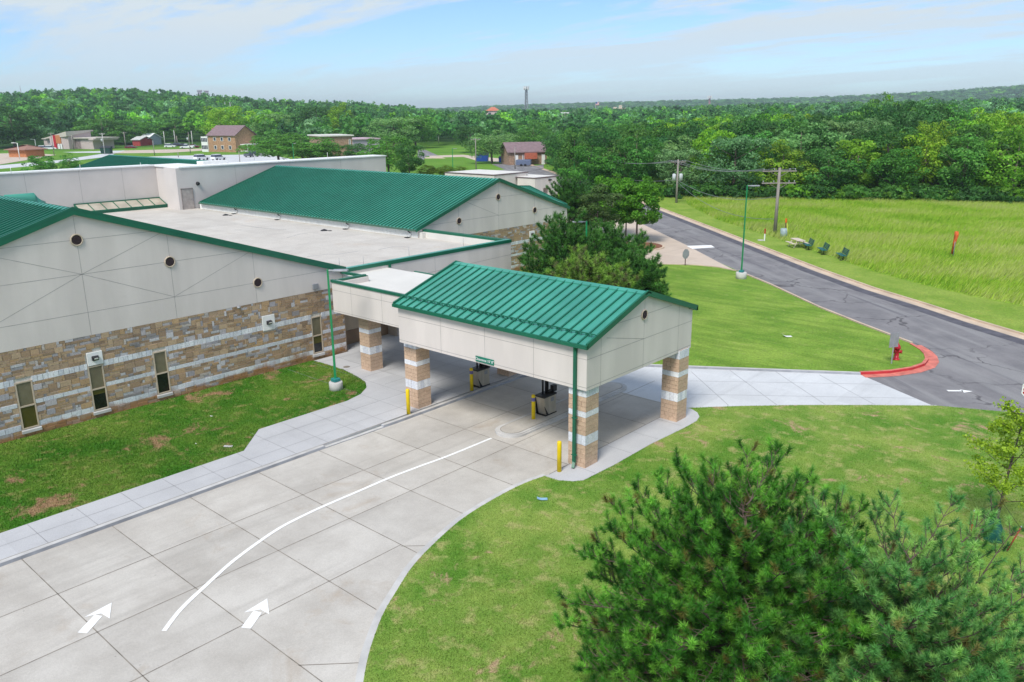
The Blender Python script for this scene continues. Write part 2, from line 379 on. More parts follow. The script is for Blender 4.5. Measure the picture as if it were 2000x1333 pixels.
# ------------------------------------------------------------ terrain
def interp(x, xs, ys): return float(np.interp(x, xs, ys))
CX = [-400, 0, 200, 300, 400, 500, 600, 700, 800, 870, 950, 1100, 1500, 2000, 2400]
CZ = [18, 23, 27, 26, 23, 18, 14.5, 13, 9, 2.5, 3, 3.5, 6, 9, 12]
RX = [-400, 800, 950, 1100, 1300, 1500, 1700, 1850, 2000, 2400]
RZ = [10, 14, 24, 30, 34, 36, 42, 50, 62, 70]
def pxof(x, y):   # azimuth -> photo column at the horizon
    X = x*AX[0]+y*BX[0]; Y = x*AX[1]+y*BX[1]
    return 1000+F*1.03*X/max(Y, 1e-3) if Y > 0 else (-5000 if X < 0 else 5000)
def sstep(a, b, t): t = min(1, max(0, (t-a)/(b-a))); return t*t*(3-2*t)
def hz(x, y):
    r = hypot(x, y); X = x*AX[0]+y*BX[0]; Y = x*AX[1]+y*BX[1]
    if Y <= 0 or r < 330: return 0
    p = pxof(x, y)
    s = interp(p, CX, CZ)*sstep(360, 930, r)*(1-.45*sstep(1050, 1900, r))
    return s + interp(p, RX, RZ)*sstep(2000, 2900, r)*sstep(-3, .4, Y/max(abs(X), 1))
rs = [0, 60, 150, 250, 330]+[330+i*40 for i in range(1, 20)]+[1200, 1350, 1500, 1750, 2000, 2200, 2400, 2600, 2800, 3000, 3300, 4000, 5500]
na = 144; V = []; Fc = []
for i, r in enumerate(rs):
    for j in range(na):
        a = 2*pi*j/na; x, y = r*cos(a), r*sin(a); V.append((x, y, hz(x, y) + (random.uniform(-4, 6) if 2500 < r < 3100 and hz(x, y) > 20 else 0)))
for i in range(len(rs)-1):
    for j in range(na):
        k = (j+1) % na; Fc.append((i*na+j, (i+1)*na+j, (i+1)*na+k, i*na+k))
me = bpy.data.meshes.new('ground'); me.from_pydata(V, [], Fc)
def terrain_mat():
    m, nt, N, L, P = newmat('terrain')
    geo = N.new('ShaderNodeNewGeometry'); g = geo.outputs['Position']
    c = mix(N, L, ramp(N, L, noise(N, L, g, .05, 6, .6), .38, .62), (.085, .21, .02), (.145, .28, .035))
    c = mix(N, L, ramp(N, L, noise(N, L, g, 1.2, 6), .55, .7, 0, .5), c, (.2, .26, .06))
    ln = N.new('ShaderNodeVectorMath'); ln.operation = 'LENGTH'; L.new(g, ln.inputs[0])
    wd = mix(N, L, ramp(N, L, noise(N, L, g, .035, 8, .7), .4, .6), (.014, .05, .012), (.045, .11, .02))
    c = mix(N, L, ramp(N, L, ln.outputs['Value'], 380, 420), c, wd)
    L.new(c, P.inputs['Base Color']); P.inputs['Roughness'].default_value = .95; P.inputs['Specular IOR Level'].default_value = .1
    return m
me.materials.append(terrain_mat()); me.polygons.foreach_set('use_smooth', [True]*len(me.polygons)); me.update()
struct(link('ground', me))

# ------------------------------------------------------------ paved ground, kerbs, lawns
def gp(*pts, z=0.0): return [tuple(G(*p, z)[:2]) for p in pts]
def smooth(P, n=5):
    out = []
    for i in range(len(P)-1):
        p0, p1, p2, p3 = P[max(i-1, 0)], P[i], P[i+1], P[min(i+2, len(P)-1)]
        for k in range(n):
            t = k/n; out.append(tuple(.5*(2*p1[j]+(p2[j]-p0[j])*t+(2*p0[j]-5*p1[j]+4*p2[j]-p3[j])*t*t+(3*p1[j]-p0[j]-3*p2[j]+p3[j])*t**3) for j in (0, 1)))
    return out+[tuple(P[-1][:2])]
UP = [(-25.8, 29.6), (-25.5, 31.6), (-24.8, 33.2), (-23.78, 34.2), (-13.05, 41.05)]
EDGE_IN = smooth(gp((1062, 931), (1002, 954), (906, 1009), (838, 1067), (795, 1113), (764, 1160), (740, 1200), (723, 1240), (708, 1285), (698, 1333), (690, 1390), (686, 1480))+[(-14.9, -3), (-16.6, -8), (-18.5, -14)], 4)
ISL_OUT = gp((1065, 930), (1090, 938), (1120, 940), (1140, 938), (1162, 927), (1198, 909), (1270, 868), (1340, 834), (1361, 822), (1366, 814), (1362, 806), (1350, 799), (1340, 797), z=.12)
LOW = [(-17.45, 30.6), (-16.9, 31.15), (-15.4, 32.7)]+gp((1560, 796), (1700, 796), (1830, 797))
drive_poly = [(-26, -14), (-26, 29.6)]+UP[1:]+LOW[::-1]+[(-17.45, 30.4), (-17.45, 22)]+EDGE_IN
mb = MB(); mb.prism(drive_poly, -.05, .014)
for x in (-23.15, -20.47, -17.85):
    y1 = {-17.85: 14.6, -20.47: 33.5}.get(x, 34)
    mb.strip([(x, -14), (x, y1)], .028, .018, 1)
for i in range(-7, 9):
    y = 9.15+2.72*i
    xe = -17.5
    for k in range(len(EDGE_IN)-1):
        (xa, ya), (xb, yb) = EDGE_IN[k], EDGE_IN[k+1]
        if min(ya, yb) <= y <= max(ya, yb): xe = xa+(xb-xa)*(y-ya)/(yb-ya+1e-9)-.15
    if 12.5 < y < 16 or 4 < y < 7.5: pass
    mb.strip([(-26, y), (xe if y < 31 else -17, y)], .028, .018, 1)
for p, q in (((783, 1068), (838, 1067)), ((583, 1301), (703, 1296))): mb.strip(gp(p, q), .028, .018, 1)
# joints across the exit lane
for a, b in (((1350, 727), (1423, 793)), ((1425, 724), (1520, 794)), ((1512, 725), (1616, 794)), ((1600, 733), (1715, 795)), ((1345, 745), (1740, 752)), ((1345, 771), (1790, 779))): mb.strip(gp(a, b), .03, .018, 2)
drv = struct(mb.build('driveway', [M_DRIVE, M_JOINT, M_JOINTP]))
# pale newer concrete of the exit lane, a sheet over the old slab
mb = MB(); mb.prism([(-22.6, 31.0), (-23.7, 34.15)]+UP[4:]+LOW[::-1]+[(-17.6, 31.0)], -.04, .0165)
struct(mb.build('exit_lane', [M_NEW]))

walk_poly = [(-26.18, -14), (-26.18, 29.6), (-25.7, 31.7), (-25.0, 33.35), (-23.9, 34.4), (-24.6, 36.5), (-36.2, 37), (-38.1, 36), (-38.1, 26.7), (-36.3, 26.7), (-36.3, 24.3), (-35.31, 24.39), (-33.6, 24.35), (-32.2, 24.1), (-31.2, 23.8), (-30.5, 23.3), (-29.95, 22.5), (-29.68, 21.5), (-29.67, 16.85), (-28.08, 15.2), (-28.08, -14)]
mb = MB(); mb.prism(walk_poly, -.05, .125)
for x in (-27.13,): mb.strip([(x, -14), (x, 33)], .02, .129, 1)
for x in (-28.5, -30.2, -31.9, -33.6): mb.strip([(x, 16.2 if x > -29 else 24.2), (x, 34)], .02, .129, 1)
y = -14
while y < 34:
    mb.strip([(-28.05 if y < 15.3 else (-29.6 if y < 22 else -36), y), (-26.2, y)], .02, .129, 1); y += 1.52
mb.strip([(-26.2, -14), (-26.2, 30)], .03, .13, 2)
mb.strip([(-37.5, 25.6), (-37.5, 34)], .02, .129, 1)
for yy, r in ((24.2, .2),):
    mb.tube([(-34.0, 24.75, .126), (-34.0, 24.75, .134)], .18, 16, 2)
struct(mb.build('sidewalk', [M_WALK, M_JOINTP, M_JOINT]))
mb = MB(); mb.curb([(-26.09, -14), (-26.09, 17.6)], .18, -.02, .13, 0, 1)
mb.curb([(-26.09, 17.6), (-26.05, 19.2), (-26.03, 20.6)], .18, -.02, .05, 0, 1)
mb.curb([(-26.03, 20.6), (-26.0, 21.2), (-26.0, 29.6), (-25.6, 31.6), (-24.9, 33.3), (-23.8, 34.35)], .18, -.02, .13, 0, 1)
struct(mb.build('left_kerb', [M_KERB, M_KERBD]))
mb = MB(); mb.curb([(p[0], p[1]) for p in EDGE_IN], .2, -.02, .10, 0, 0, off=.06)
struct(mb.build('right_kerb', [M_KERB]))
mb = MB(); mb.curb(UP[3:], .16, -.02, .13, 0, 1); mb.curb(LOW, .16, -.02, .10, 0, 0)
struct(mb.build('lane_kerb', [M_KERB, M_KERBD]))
mb = MB(); mb.prism([(-17.45, 21.35), (-17.45, 30.55)]+ISL_OUT[::-1], -.03, .125)
for yy in (22.6, 25.0, 26.9, 28.8): mb.strip([(-17.4, yy), (-16.2, yy)], .02, .129, 1)
mb.strip([(-17.42, 21.4), (-17.42, 30.5)], .03, .13, 2)
struct(mb.build('column_island', [M_WALK, M_JOINTP, M_JOINT]))
def capsule(cx, y0, y1, r, n=12):
    return [(cx+r*cos(pi+pi*i/n), y0+r*sin(pi+pi*i/n)) for i in range(n+1)]+[(cx+r*cos(pi*i/n), y1+r*sin(pi*i/n)) for i in range(n+1)]
mb = MB(); mb.prism(capsule(-21.45, 23.85, 31.2, .72), 0, .10); mb.prism(capsule(-21.45, 23.85, 31.2, .64), .05, .135, 0)
mb.prism(capsule(-21.45, 23.85, 31.2, .50), .1, .139, 1); mb.prism(capsule(-21.45, 23.85, 31.2, .475), .12, .143, 2)
struct(mb.build('teller_island', [M_KERB, M_JOINT, M_DRIVE]))

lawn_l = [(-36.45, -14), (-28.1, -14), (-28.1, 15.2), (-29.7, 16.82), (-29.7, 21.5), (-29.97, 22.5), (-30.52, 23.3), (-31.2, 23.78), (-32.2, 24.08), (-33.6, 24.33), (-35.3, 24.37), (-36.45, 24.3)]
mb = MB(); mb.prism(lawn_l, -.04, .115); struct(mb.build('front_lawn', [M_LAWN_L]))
def offset(pts, d):
    out = []
    for i, p in enumerate(pts):
        a = Vector(pts[max(i-1, 0)]); b = Vector(pts[min(i+1, len(pts)-1)]); t = (b-a).normalized(); out.append((p[0]-t.y*d, p[1]+t.x*d))
    return out
low_out = gp((2000, 808), (2100, 815), z=.1)
lawn_r = offset(EDGE_IN, .16)[::-1]+ISL_OUT+LOW[1:]+low_out+[(8, 44), (14, 30), (10, -14)]
mb = MB(); mb.prism(lawn_r, -.04, .108); struct(mb.build('side_lawn', [M_LAWN]))
RN = gp((1437, 530), (1453, 536), (1504, 557), (1600, 602), (1680, 634), (1740, 657), (1780, 672), (1800, 684), (1808, 692), (1811, 702), (1804, 711), (1780, 719), (1740, 725), (1710, 727), (1680, 728), z=.1)
mid = RN+[(-13.05, 41.1), (-23.85, 34.3), (-24.6, 36.4), (-36.3, 36.9), (-36.3, 40.7), (-44.8, 40.8), (-44.8, 57), (-42, 60)]+gp((1287, 517), (1320, 517.5), (1358, 519), (1402, 523), z=.1)
mb = MB(); mb.prism(mid, -.04, .11); struct(mb.build('middle_lawn', [M_MID]))

FARE = [(-150, 172), (-100, 131)]+gp((1283, 407), (1400, 452), (1500, 491), (1600, 530), (1700, 566), (1800, 597), (1900, 630), (2000, 660), (2100, 690))+[(6, 46), (30, 33)]
NEARE = gp((1200, 412), (1273, 447), (1342, 480), (1402, 512), (1443, 530), (1453, 536), (1504, 557), (1600, 602), (1680, 634), (1740, 657), (1780, 672), (1806, 690), (1812, 702))
road_poly = [(-150, 160), (-100, 120)]+NEARE+gp((1790, 722), (1680, 730))+[(-13.0, 41.0), (-8.72, 38.4)]+low_out+[(8, 44), (14, 30), (30, 20)]+FARE[::-1]
mb = MB(); mb.prism(road_poly, -.06, .007)
nm = [p for p in offset(NEARE[3:12], .6)]
mb.strip(offset(NEARE[1:12], -.75), 1.2, .011, 1); mb.strip(offset(FARE[1:], 1.0 if False else -.9), .9, .011, 1)
struct(mb.build('road', [M_ASPH, M_ASPHD]))
mb = MB(); mb.strip(FARE, .75, .014, 0); mb.curb(offset(FARE, .42), .14, 0, .12, 0); mb.curb(NEARE[4:11], .16, 0, .12, 0)
struct(mb.build('road_kerb', [M_KERBT]))
red = RN[6:]
mb = MB(); mb.curb(red, .17, 0, .14, 1, 0, off=-.02); mb.strip(offset(red, .33) if offset(red, .33)[0][1] > red[0][1] else offset(red, -.33), .5, .02, 1)
struct(mb.build('red_kerb', [M_RED, M_RED2]))
plaza = gp((1273, 447), (1342, 480), (1402, 512), (1440, 531), (1402, 523), (1358, 519), (1287, 517))+[(-42, 60), (-44.8, 57), (-47, 58), (-62, 72), (-72, 90)]+gp((1200, 412))
mb = MB(); mb.prism(plaza, -.05, .012); struct(mb.build('forecourt', [M_TAN]))
mb = MB(); mb.curb([gp((1285, 518))[0], gp((1358, 519.5))[0], gp((1402, 523.5))[0], gp((1437, 530.5))[0]], .14, 0, .115); struct(mb.build('forecourt_kerb', [M_KERBT]))
sb = MB(); sb.face([(*p, .022) for p in gp((1341, 481), (1389, 479.5), (1396, 484), (1352, 487))]); tag(sb.build('stop_line', [M_PAINT]), 'wide white stop line across the asphalt at the forecourt mouth', 'road marking')
C0 = G(1248, 483)
mb = MB(); mb.prism([(C0.x+2.5*cos(a*pi/12), C0.y+2.5*sin(a*pi/12)) for a in range(24)], 0, .13, 1); mb.prism([(C0.x+2.3*cos(a*pi/12), C0.y+2.3*sin(a*pi/12)) for a in range(24)], .1, .16)
struct(mb.build('planting_bed', [M_MULCH, M_KERBT]))
FIELD = gp((1300, 380), (1338, 392), (1345, 402), (1400, 430), (1500, 462), (1600, 495), (1700, 530), (1800, 557), (1900, 580), (2000, 600), (2100, 622))+[(4, 58), (40, 60), (60, 150)]+gp((2300, 405), (2000, 397), (1850, 395), (1700, 388), (1560, 386), (1400, 384))
mb = MB(); mb.prism(FIELD, -.04, .05); struct(mb.build('meadow_ground', [M_FIELD]))
vg = offset(FARE, .5)[1:11]+FIELD[1:11][::-1]
mb = MB(); mb.prism(offset(FARE, .5)[1:]+[(30, 34), (40, 60), (4, 58)]+FIELD[0:11][::-1]+[(-90, 140)], -.05, .035); struct(mb.build('verge', [M_VERGE]))
mb = MB(); mb.strip(gp((1180, 378), (1300, 381), (1400, 383.5), (1480, 385.5), (1560, 389)), 1.2, .09, 0); struct(mb.build('path', [M_TAN]))

# painted arrows and lane line
def arrow(shaft, head, label):
    m = MB(); z = .024
    for poly in (shaft, head):
        P = gp(*poly); a = sum(P[i-1][0]*P[i][1]-P[i][0]*P[i-1][1] for i in range(len(P)))
        m.face([(*p, z) for p in (P if a > 0 else P[::-1])])
    tag(m.build('arrow_marking', [M_PAINT]), label, 'road marking', 'white arrows painted on the ground')
S = 2.76; Z1 = lambda pts: [(x/S, 850+y/S) for x, y in pts]
arrow(Z1([(420, 1069), (470, 1073), (552, 980), (510, 972)]), Z1([(455, 986), (603, 907), (592, 993), (546, 966)]), 'white arrow on the concrete beside the sidewalk, left of the curved line')
arrow(Z1([(1300, 1042), (1352, 1048), (1412, 962), (1368, 950)]), Z1([(1316, 961), (1441, 885), (1452, 970), (1405, 945)]), 'white arrow on the concrete right of the curved line, near the grass')
Z5 = lambda pts: [(1600+x/5, 600+y/5) for x, y in pts]
arrow(Z5([(1240, 815), (1262, 829), (1410, 829), (1395, 817)]), Z5([(1372, 810), (1500, 828), (1415, 841)]), 'flat white arrow on the grey asphalt at the road junction')
mb = MB(); mb.strip(smooth(gp((320.6, 1234), (353, 1192), (399, 1148), (451, 1101), (507, 1059), (551, 1030), (600, 1005), (637, 988), (700, 961), (760, 935), (820, 912), (880, 890), (960, 857))), .13, .024)
tag(mb.build('lane_line', [M_PAINT]), 'long curved white line dividing the two concrete lanes', 'road marking')

# ------------------------------------------------------------ stone work
TANS = [(.47, .325, .205), (.41, .28, .18), (.50, .365, .24), (.43, .31, .21), (.35, .245, .165), (.49, .33, .19)]
GRYS = [(.48, .445, .46), (.41, .385, .41), (.58, .56, .58), (.33, .30, .30), (.52, .46, .42)]
WHTS = [(.70, .71, .75), (.62, .64, .70), (.76, .77, .80), (.66, .67, .71)]
def jit(c, a=.07): f = 1+random.uniform(-a, a); return tuple(v*f for v in c)
def stone_wall(mb, x, y0, y1, zrows, holes=()):
    """random ashlar facing +x; zrows: list of (z0,z1,kind)"""
    mb.box(x-.3, x-.04, y0, y1, zrows[0][0], zrows[-1][1], 0, (.58, .55, .50))
    def hole(ya, yb, za, zb):
        for h in holes:
            if ya < h[1] and yb > h[0] and za < h[3] and zb > h[2]: return h
        return None
    def put(ya, yb, za, zb, c):
        h = hole(ya, yb, za, zb)
        if h:
            if ya < h[0]-.06: put(ya, h[0], za, zb, c)
            if yb > h[1]+.06: put(h[1], yb, za, zb, c)
            return
        g = .009; d = random.uniform(-.012, .012)
        mb.hexa([(x-.05, ya+g, za+g), (x+d-.012, ya+g, za+g), (x+d-.012, yb-g, za+g), (x-.05, yb-g, za+g), (x-.05, ya+g, zb-g), (x+d, ya+g, zb-g), (x+d, yb-g, zb-g), (x-.05, yb-g, zb-g)], 0, c)
    for z0, z1, kind in zrows:
        if kind in ('soldier', 'band'):
            y = y0
            while y < y1-.02:
                w_ = .21 if kind == 'soldier' else random.choice((.4, .6, .6)); e = min(y+w_, y1); put(y, e, z0, z1, jit(random.choice(WHTS), .05)); y = e
            continue
        nr = max(1, round((z1-z0)/.125)); ch = (z1-z0)/nr; nc = int((y1-y0)/.115); cw = (y1-y0)/nc
        occ = [[0]*nc for _ in range(nr)]
        for r in range(nr):
            for c in range(nc):
                if occ[r][c]: continue
                w_ = random.choice((1, 2, 3, 3, 4, 4)); h_ = random.choice((1, 1, 1, 2)) if r < nr-1 else 1
                ww = 0
                while ww < w_ and c+ww < nc and not occ[r][c+ww]: ww += 1
                if h_ == 2 and any(occ[r+1][c+k] for k in range(ww)): h_ = 1
                for rr in range(h_):
                    for k in range(ww): occ[r+rr][c+k] = 1
                cc = random.choice(TANS) if random.random() < (.78 if h_*ww > 2 else .58) else random.choice(GRYS)
                put(y0+c*cw, y0+(c+ww)*cw, z0+r*ch, z0+(r+h_)*ch, jit(cc, .09))
ROWS = [(-.1, .43, 'r'), (.43, .68, 'band'), (.68, 1.44, 'r'), (1.44, 1.63, 'band'), (1.63, 2.39, 'r'), (2.39, 2.66, 'soldier'), (2.66, 3.88, 'r')]
def column(parent, x0, x1, y0, y1, zt, label=None):
    mb = MB(); mb.box(x0+.02, x1-.02, y0+.02, y1-.02, .1, zt, 0, (.36, .26, .19))
    bands = [(.12, 1.03, 0), (1.03, 1.42, 1), (1.42, 2.13, 0), (2.13, 2.36, 2), (2.36, 2.93, 0), (2.93, zt, 1)]
    for z0, z1, k in bands:
        n = max(1, round((z1-z0)/.19)) if k == 0 else 1; ch = (z1-z0)/n
        for r in range(n):
            za, zb = z0+r*ch+.006, z0+(r+1)*ch-.006
            sp = {0: .40, 1: .205, 2: .41}[k]; off = .2*(r % 2) if k == 0 else 0
            for side in range(4):
                ln = (y1-y0) if side % 2 == 0 else (x1-x0); t = -off
                while t < ln-.01:
                    a, b = max(0, t)+.006, min(ln, t+sp)-.006; t += sp
                    if b-a < .02: continue
                    d = random.uniform(0, .006)
                    c = jit((.54, .385, .275), .07) if k == 0 else jit(random.choice(WHTS), .05)
                    if side == 0: mb.box(x1-.03, x1+d, y0+a, y0+b, za, zb, 0, c)
                    elif side == 2: mb.box(x0-d, x0+.03, y0+a, y0+b, za, zb, 0, c)
                    elif side == 1: mb.box(x0+a, x0+b, y0-d, y0+.03, za, zb, 0, c)
                    else: mb.box(x0+a, x0+b, y1-.03, y1+d, za, zb, 0, c)
    o = mb.build('column', [M_BLOCK], parent, colattr=True)
    return o
def vent(parent, x, y, z, r):
    m = MB(); n = 24
    pts = [(x+.03, y+r*1.22*cos(2*pi*i/n), z+r*1.22*sin(2*pi*i/n)) for i in range(n+1)]
    m.tube(pts, r*.16, 6, 0, cap=False); o = m.build('round_vent', [M_TANF], parent)
    m = MB(); m.tube([(x-.02, y, z), (x+.02, y, z)], r*1.1, 24)
    k = -r
    while k < r: 
        hw = sqrt(max(0, r*r-k*k)); m.hexa([(x+.02, y-hw, z+k), (x+.05, y-hw, z+k-.02), (x+.05, y+hw, z+k-.02), (x+.02, y+hw, z+k), (x+.02, y-hw, z+k+.01), (x+.05, y-hw, z+k-.01), (x+.05, y+hw, z+k-.01), (x+.02, y+hw, z+k+.01)]); k += .06
    m.build('louvre', [M_DARK], o); return o
def window(parent, x, y0, y1, z0, z1, split, blind, label=None):
    m = MB(); t = .055; zm = z0+(z1-z0)*split
    for b in ((y0, y0+t, z0, z1), (y1-t, y1, z0, z1), (y0+t, y1-t, z0, z0+t), (y0+t, y1-t, z1-t, z1), (y0+t, y1-t, zm-.03, zm+.03)): m.box(x-.06, x+.008, *b)
    f = m.build('window', [M_TANF], parent)
    if label: f['label'] = label
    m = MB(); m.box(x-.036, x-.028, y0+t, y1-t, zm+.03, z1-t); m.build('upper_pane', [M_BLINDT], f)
    m = MB()
    zb = zm-.03-(zm-z0-t-.03)*blind
    if blind > 0: m.box(x-.036, x-.028, y0+t, y1-t, zb, zm-.03, 0)
    if blind < 1: m.box(x-.036, x-.028, y0+t, y1-t, z0+t, zb, 1)
    m.build('lower_pane', [M_BLIND, M_GLASS], f)
    m = MB(); m.hexa([(x-.04, y0-.05, z0-.17), (x+.06, y0-.05, z0-.17), (x+.06, y1+.05, z0-.17), (x-.04, y1+.05, z0-.17), (x-.04, y0-.05, z0-.01), (x+.06, y0-.05, z0-.05), (x+.06, y1+.05, z0-.05), (x-.04, y1+.05, z0-.01)]); m.build('sill', [M_KERB], f)
    return f
def lamp_plate(parent, x, y0, y1, z0, z1):
    m = MB(); m.box(x-.02, x+.03, y0, y1, z0, z1); o = m.build('wall_lamp', [M_WHITE], parent, bevel=.01)
    cy, cz = (y0+y1)/2, (z0+z1)/2+.02; m = MB()
    m.hexa([(x+.03, cy-.15, cz-.09), (x+.12, cy-.13, cz-.10), (x+.12, cy+.13, cz-.10), (x+.03, cy+.15, cz-.09), (x+.03, cy-.15, cz+.11), (x+.2, cy-.11, cz+.06), (x+.2, cy+.11, cz+.06), (x+.03, cy+.15, cz+.11)]); m.build('lamp_head', [M_BLACK], o, bevel=.015)
    m = MB(); m.hexa([(x+.128, cy-.09, cz-.07), (x+.2, cy-.08, cz+.02), (x+.2, cy+.08, cz+.02), (x+.128, cy+.09, cz-.07), (x+.11, cy-.09, cz-.06), (x+.18, cy-.08, cz+.03), (x+.18, cy+.08, cz+.03), (x+.11, cy+.09, cz-.06)]); m.build('lens', [M_WHITE], o)
def xline(m, x, p, q, w=.018, mi=1):   # scored joint on a wall facing +x
    (ya, za), (yb, zb) = p, q; d = Vector((0, yb-ya, zb-za)).normalized(); n = Vector((0, -d.z, d.y))*w/2
    a, b = Vector((x+.003, ya, za)), Vector((x+.003, yb, zb))
    m.face([a-n, b-n, b+n, a+n] if (b-a).cross(n).x > 0 else [a+n, b+n, b-n, a-n], mi)
def yline(m, y, p, q, w=.018, mi=1):   # scored joint on a wall facing -y
    (xa, za), (xb, zb) = p, q; d = Vector((xb-xa, 0, zb-za)).normalized(); n = Vector((-d.z, 0, d.x))*w/2
    a, b = Vector((xa, y-.003, za)), Vector((xb, y-.003, zb)); m.face([a-n, b-n, b+n, a+n], mi)
def gable_roof(parent, x0, x1, ye0, yr, ye1, ze, zr, gap=.42, name='roof', sides=(0, 1), guard=False, rib=.085, rw=.05):
    """standing-seam roof, ridge along x"""
    for s in sides:
        ye = (ye0, ye1)[s]; m = MB(); t = .07
        P = [(x0, ye, ze), (x1, ye, ze), (x1, yr, zr), (x0, yr, zr)]
        if s == 1: P = [P[1], P[0], P[3], P[2]]
        m.hexa([(a, b, c-t) for a, b, c in P]+P, 0)
        nx = int((x1-x0)/gap); g = (x1-x0)/nx
        for i in range(nx+1):
            x = x0+i*g; x = min(max(x, x0+.025), x1-.025); h = rib
            for (xa, xb) in ((x-.028, x+.028),):
                xa, xb = x-rw, x+rw; Q = [(xa, ye, ze-.01), (xb, ye, ze-.01), (xb, yr, zr-.01), (xa, yr, zr-.01)]
                if s == 1: Q = [Q[1], Q[0], Q[3], Q[2]]
                m.hexa(Q+[(a, b, c+h) for a, b, c in Q], 1)
        m.build(name, [M_GREEN, M_RIB], parent)
    m = MB(); w_ = .2; sl_ = (zr-ze)/abs(yr-ye0)
    for sg in (-1, 1):
        Q = [(x0-.02, yr+sg*w_, zr-w_*sl_+.05), (x1+.02, yr+sg*w_, zr-w_*sl_+.05), (x1+.02, yr, zr+.06), (x0-.02, yr, zr+.06)]
        if sg > 0: Q = [Q[1], Q[0], Q[3], Q[2]]
        m.hexa([(a, b, c-.05) for a, b, c in Q]+Q, 0)
    m.build('ridge_cap', [M_GREEN], parent)
def rake(parent, x, ye0, yr, ye1, ze, zr, h=.26, t=.09, name='rake_trim'):
    m = MB()
    for ye in (ye0, ye1):
        Q = [(x, ye, ze-h+.06), (x+t, ye, ze-h+.06), (x+t, yr, zr-h+.06), (x, yr, zr-h+.06)]
        if ye > yr: Q = [Q[1], Q[0], Q[3], Q[2]]
        m.hexa(Q+[(a, b, c+h+.03) for a, b, c in Q])
    m.build(name, [M_DGREEN], parent)

# ------------------------------------------------------------ school building
XW = -36.42
sch = thing('school_building', (-60, 20, 0), 'long cream stucco and stone school building with green metal roofs and a white flat roof', 'school building')
# gable wing
wins = [(9.94, 10.60), (12.83, 13.48), (15.72, 16.36), (24.40, 25.05)]
holes = [(a, b, .42, 2.52) for a, b in wins]+[(12.83, 13.5, 2.3, 3.12), (21.48, 22.2, 2.32, 3.14)]
mb = MB(); stone_wall(mb, XW, -.1, 26.6, ROWS, holes); mb.box(XW-.34, XW-.02, 26.6, 26.64, -.1, 3.88, 0, (.40, .30, .22))
mb.build('stone_wall', [M_STONE], sch, colattr=True)
for i, (a, b) in enumerate(wins): window(sch, XW, a, b, .45, 2.5, .48, (1, .25, 0, .45)[i])
lamp_plate(sch, XW, 12.86, 13.52, 2.53, 3.12); lamp_plate(sch, XW, 21.48, 22.2, 2.34, 3.12)
pk, ev, yr1, y0_, y1_ = 9.3, 4.85, 13.2, -.2, 26.62
def zat(y): return pk-(pk-ev)*abs(y-yr1)/(yr1-y0_)
m = MB(); prof = [(y0_, 3.88), (y1_, 3.88), (y1_, ev), (yr1, pk), (y0_, ev)]
m.face([(XW, y, z) for y, z in prof]); m.face([(XW, y0_, 3.88), (XW-.4, y0_, 3.88), (XW-.4, y1_, 3.88), (XW, y1_, 3.88)]); m.face([(XW, y1_, 3.88), (XW-.5, y1_, 3.88), (XW-.5, y1_, ev), (XW, y1_, ev)])
for y in (yr1, 17.08, 21.3, 9.35): xline(m, XW, (y, 3.9), (y, zat(y)))
xline(m, XW, (9.3, 8.04), (17.0, 8.04)); xline(m, XW, (5.2, 6.57), (21.35, 6.57)); xline(m, XW, (0, 4.9), (26.3, 4.9))
for q in ((17.0, 8.0), (9.35, 8.0), (17.08, 4.92), (9.35, 4.92)): xline(m, XW, (yr1, 6.57), q)
xline(m, XW, (17.08, 4.92), (21.3, 6.55)); xline(m, XW, (9.35, 4.92), (5.2, 6.55))
m.build('gable_wall', [M_STUC, M_SJ], sch)
for y, z in ((13.19, 8.04), (17.06, 6.57), (21.43, 4.9), (9.35, 6.57)): vent(sch, XW, y, z, .19)
gable_roof(sch, -82.4, XW+.12, y0_-.1, yr1, y1_+.1, ev, pk+.02, .42)
rake(sch, XW+.05, y0_-.15, yr1, y1_+.2, ev, pk+.04, .30)
m = MB(); m.box(XW+.02, XW+.10, 24.62, 24.98, 4.02, 4.3); m.build('flood_lamp', [M_GREY], sch, bevel=.01)
m = MB(); m.tube([(XW+.02, 20.2, 3.9), (XW+.16, 20.2, 3.9)], .05); m.tube([(XW+.12, 20.2, 3.9), (XW+.12, 20.2, 3.8)], .09, 10); m.build('camera_dome', [M_GREY], sch)
# flat roof over the middle
m = MB(); m.box(-82.5, XW-.3, 26.5, 39.85, 4.0, 4.2); m.box(-45.2, XW-.3, 39.85, 40.4, 4.0, 4.2)
for ln in (((600, 502), (640, 497), (655, 498), (700, 491)), ((560, 465), (585, 458), (600, 456)), ((740, 488), (770, 482), (800, 483)), ((470, 440), (520, 447), (560, 449))): m.strip([tuple(G(*p, 4.2)[:2]) for p in ln], .07, 4.204, 1)
for yy in (29.4, 32.6, 35.8): m.strip([(-80, yy), (XW-.4, yy)], .035, 4.203, 2)
m.build('flat_roof', [M_ROOFW, M_JOINTP, mat('roof seam', (.44, .40, .36), .8)], sch)
m = MB(); m.box(XW-.3, XW, 26.66, 40.6, 3.1, 4.7); m.box(-44.95, XW-.3, 40.3, 40.6, 3.1, 4.7); m.box(XW-.3, XW, 30.6, 40.6, -.1, 3.1); m.box(-44.95, XW-.3, 40.32, 40.6, -.1, 3.1)
xline(m, XW, (26.7, 3.55), (40.6, 3.78)); xline(m, XW, (33.6, .1), (33.6, 4.7)); m.build('parapet_wall', [M_STUC, M_SJ], sch)
m = MB(); m.box(XW-.34, XW+.035, 26.6, 40.64, 4.7, 4.80); m.box(XW+.003, XW+.036, 26.6, 40.64, 4.60, 4.70); m.box(-44.9, XW-.34, 40.28, 40.64, 4.7, 4.80); m.box(-44.9, XW-.3, 40.26, 40.29, 4.64, 4.70)
m.build('coping', [M_DGREEN], sch)
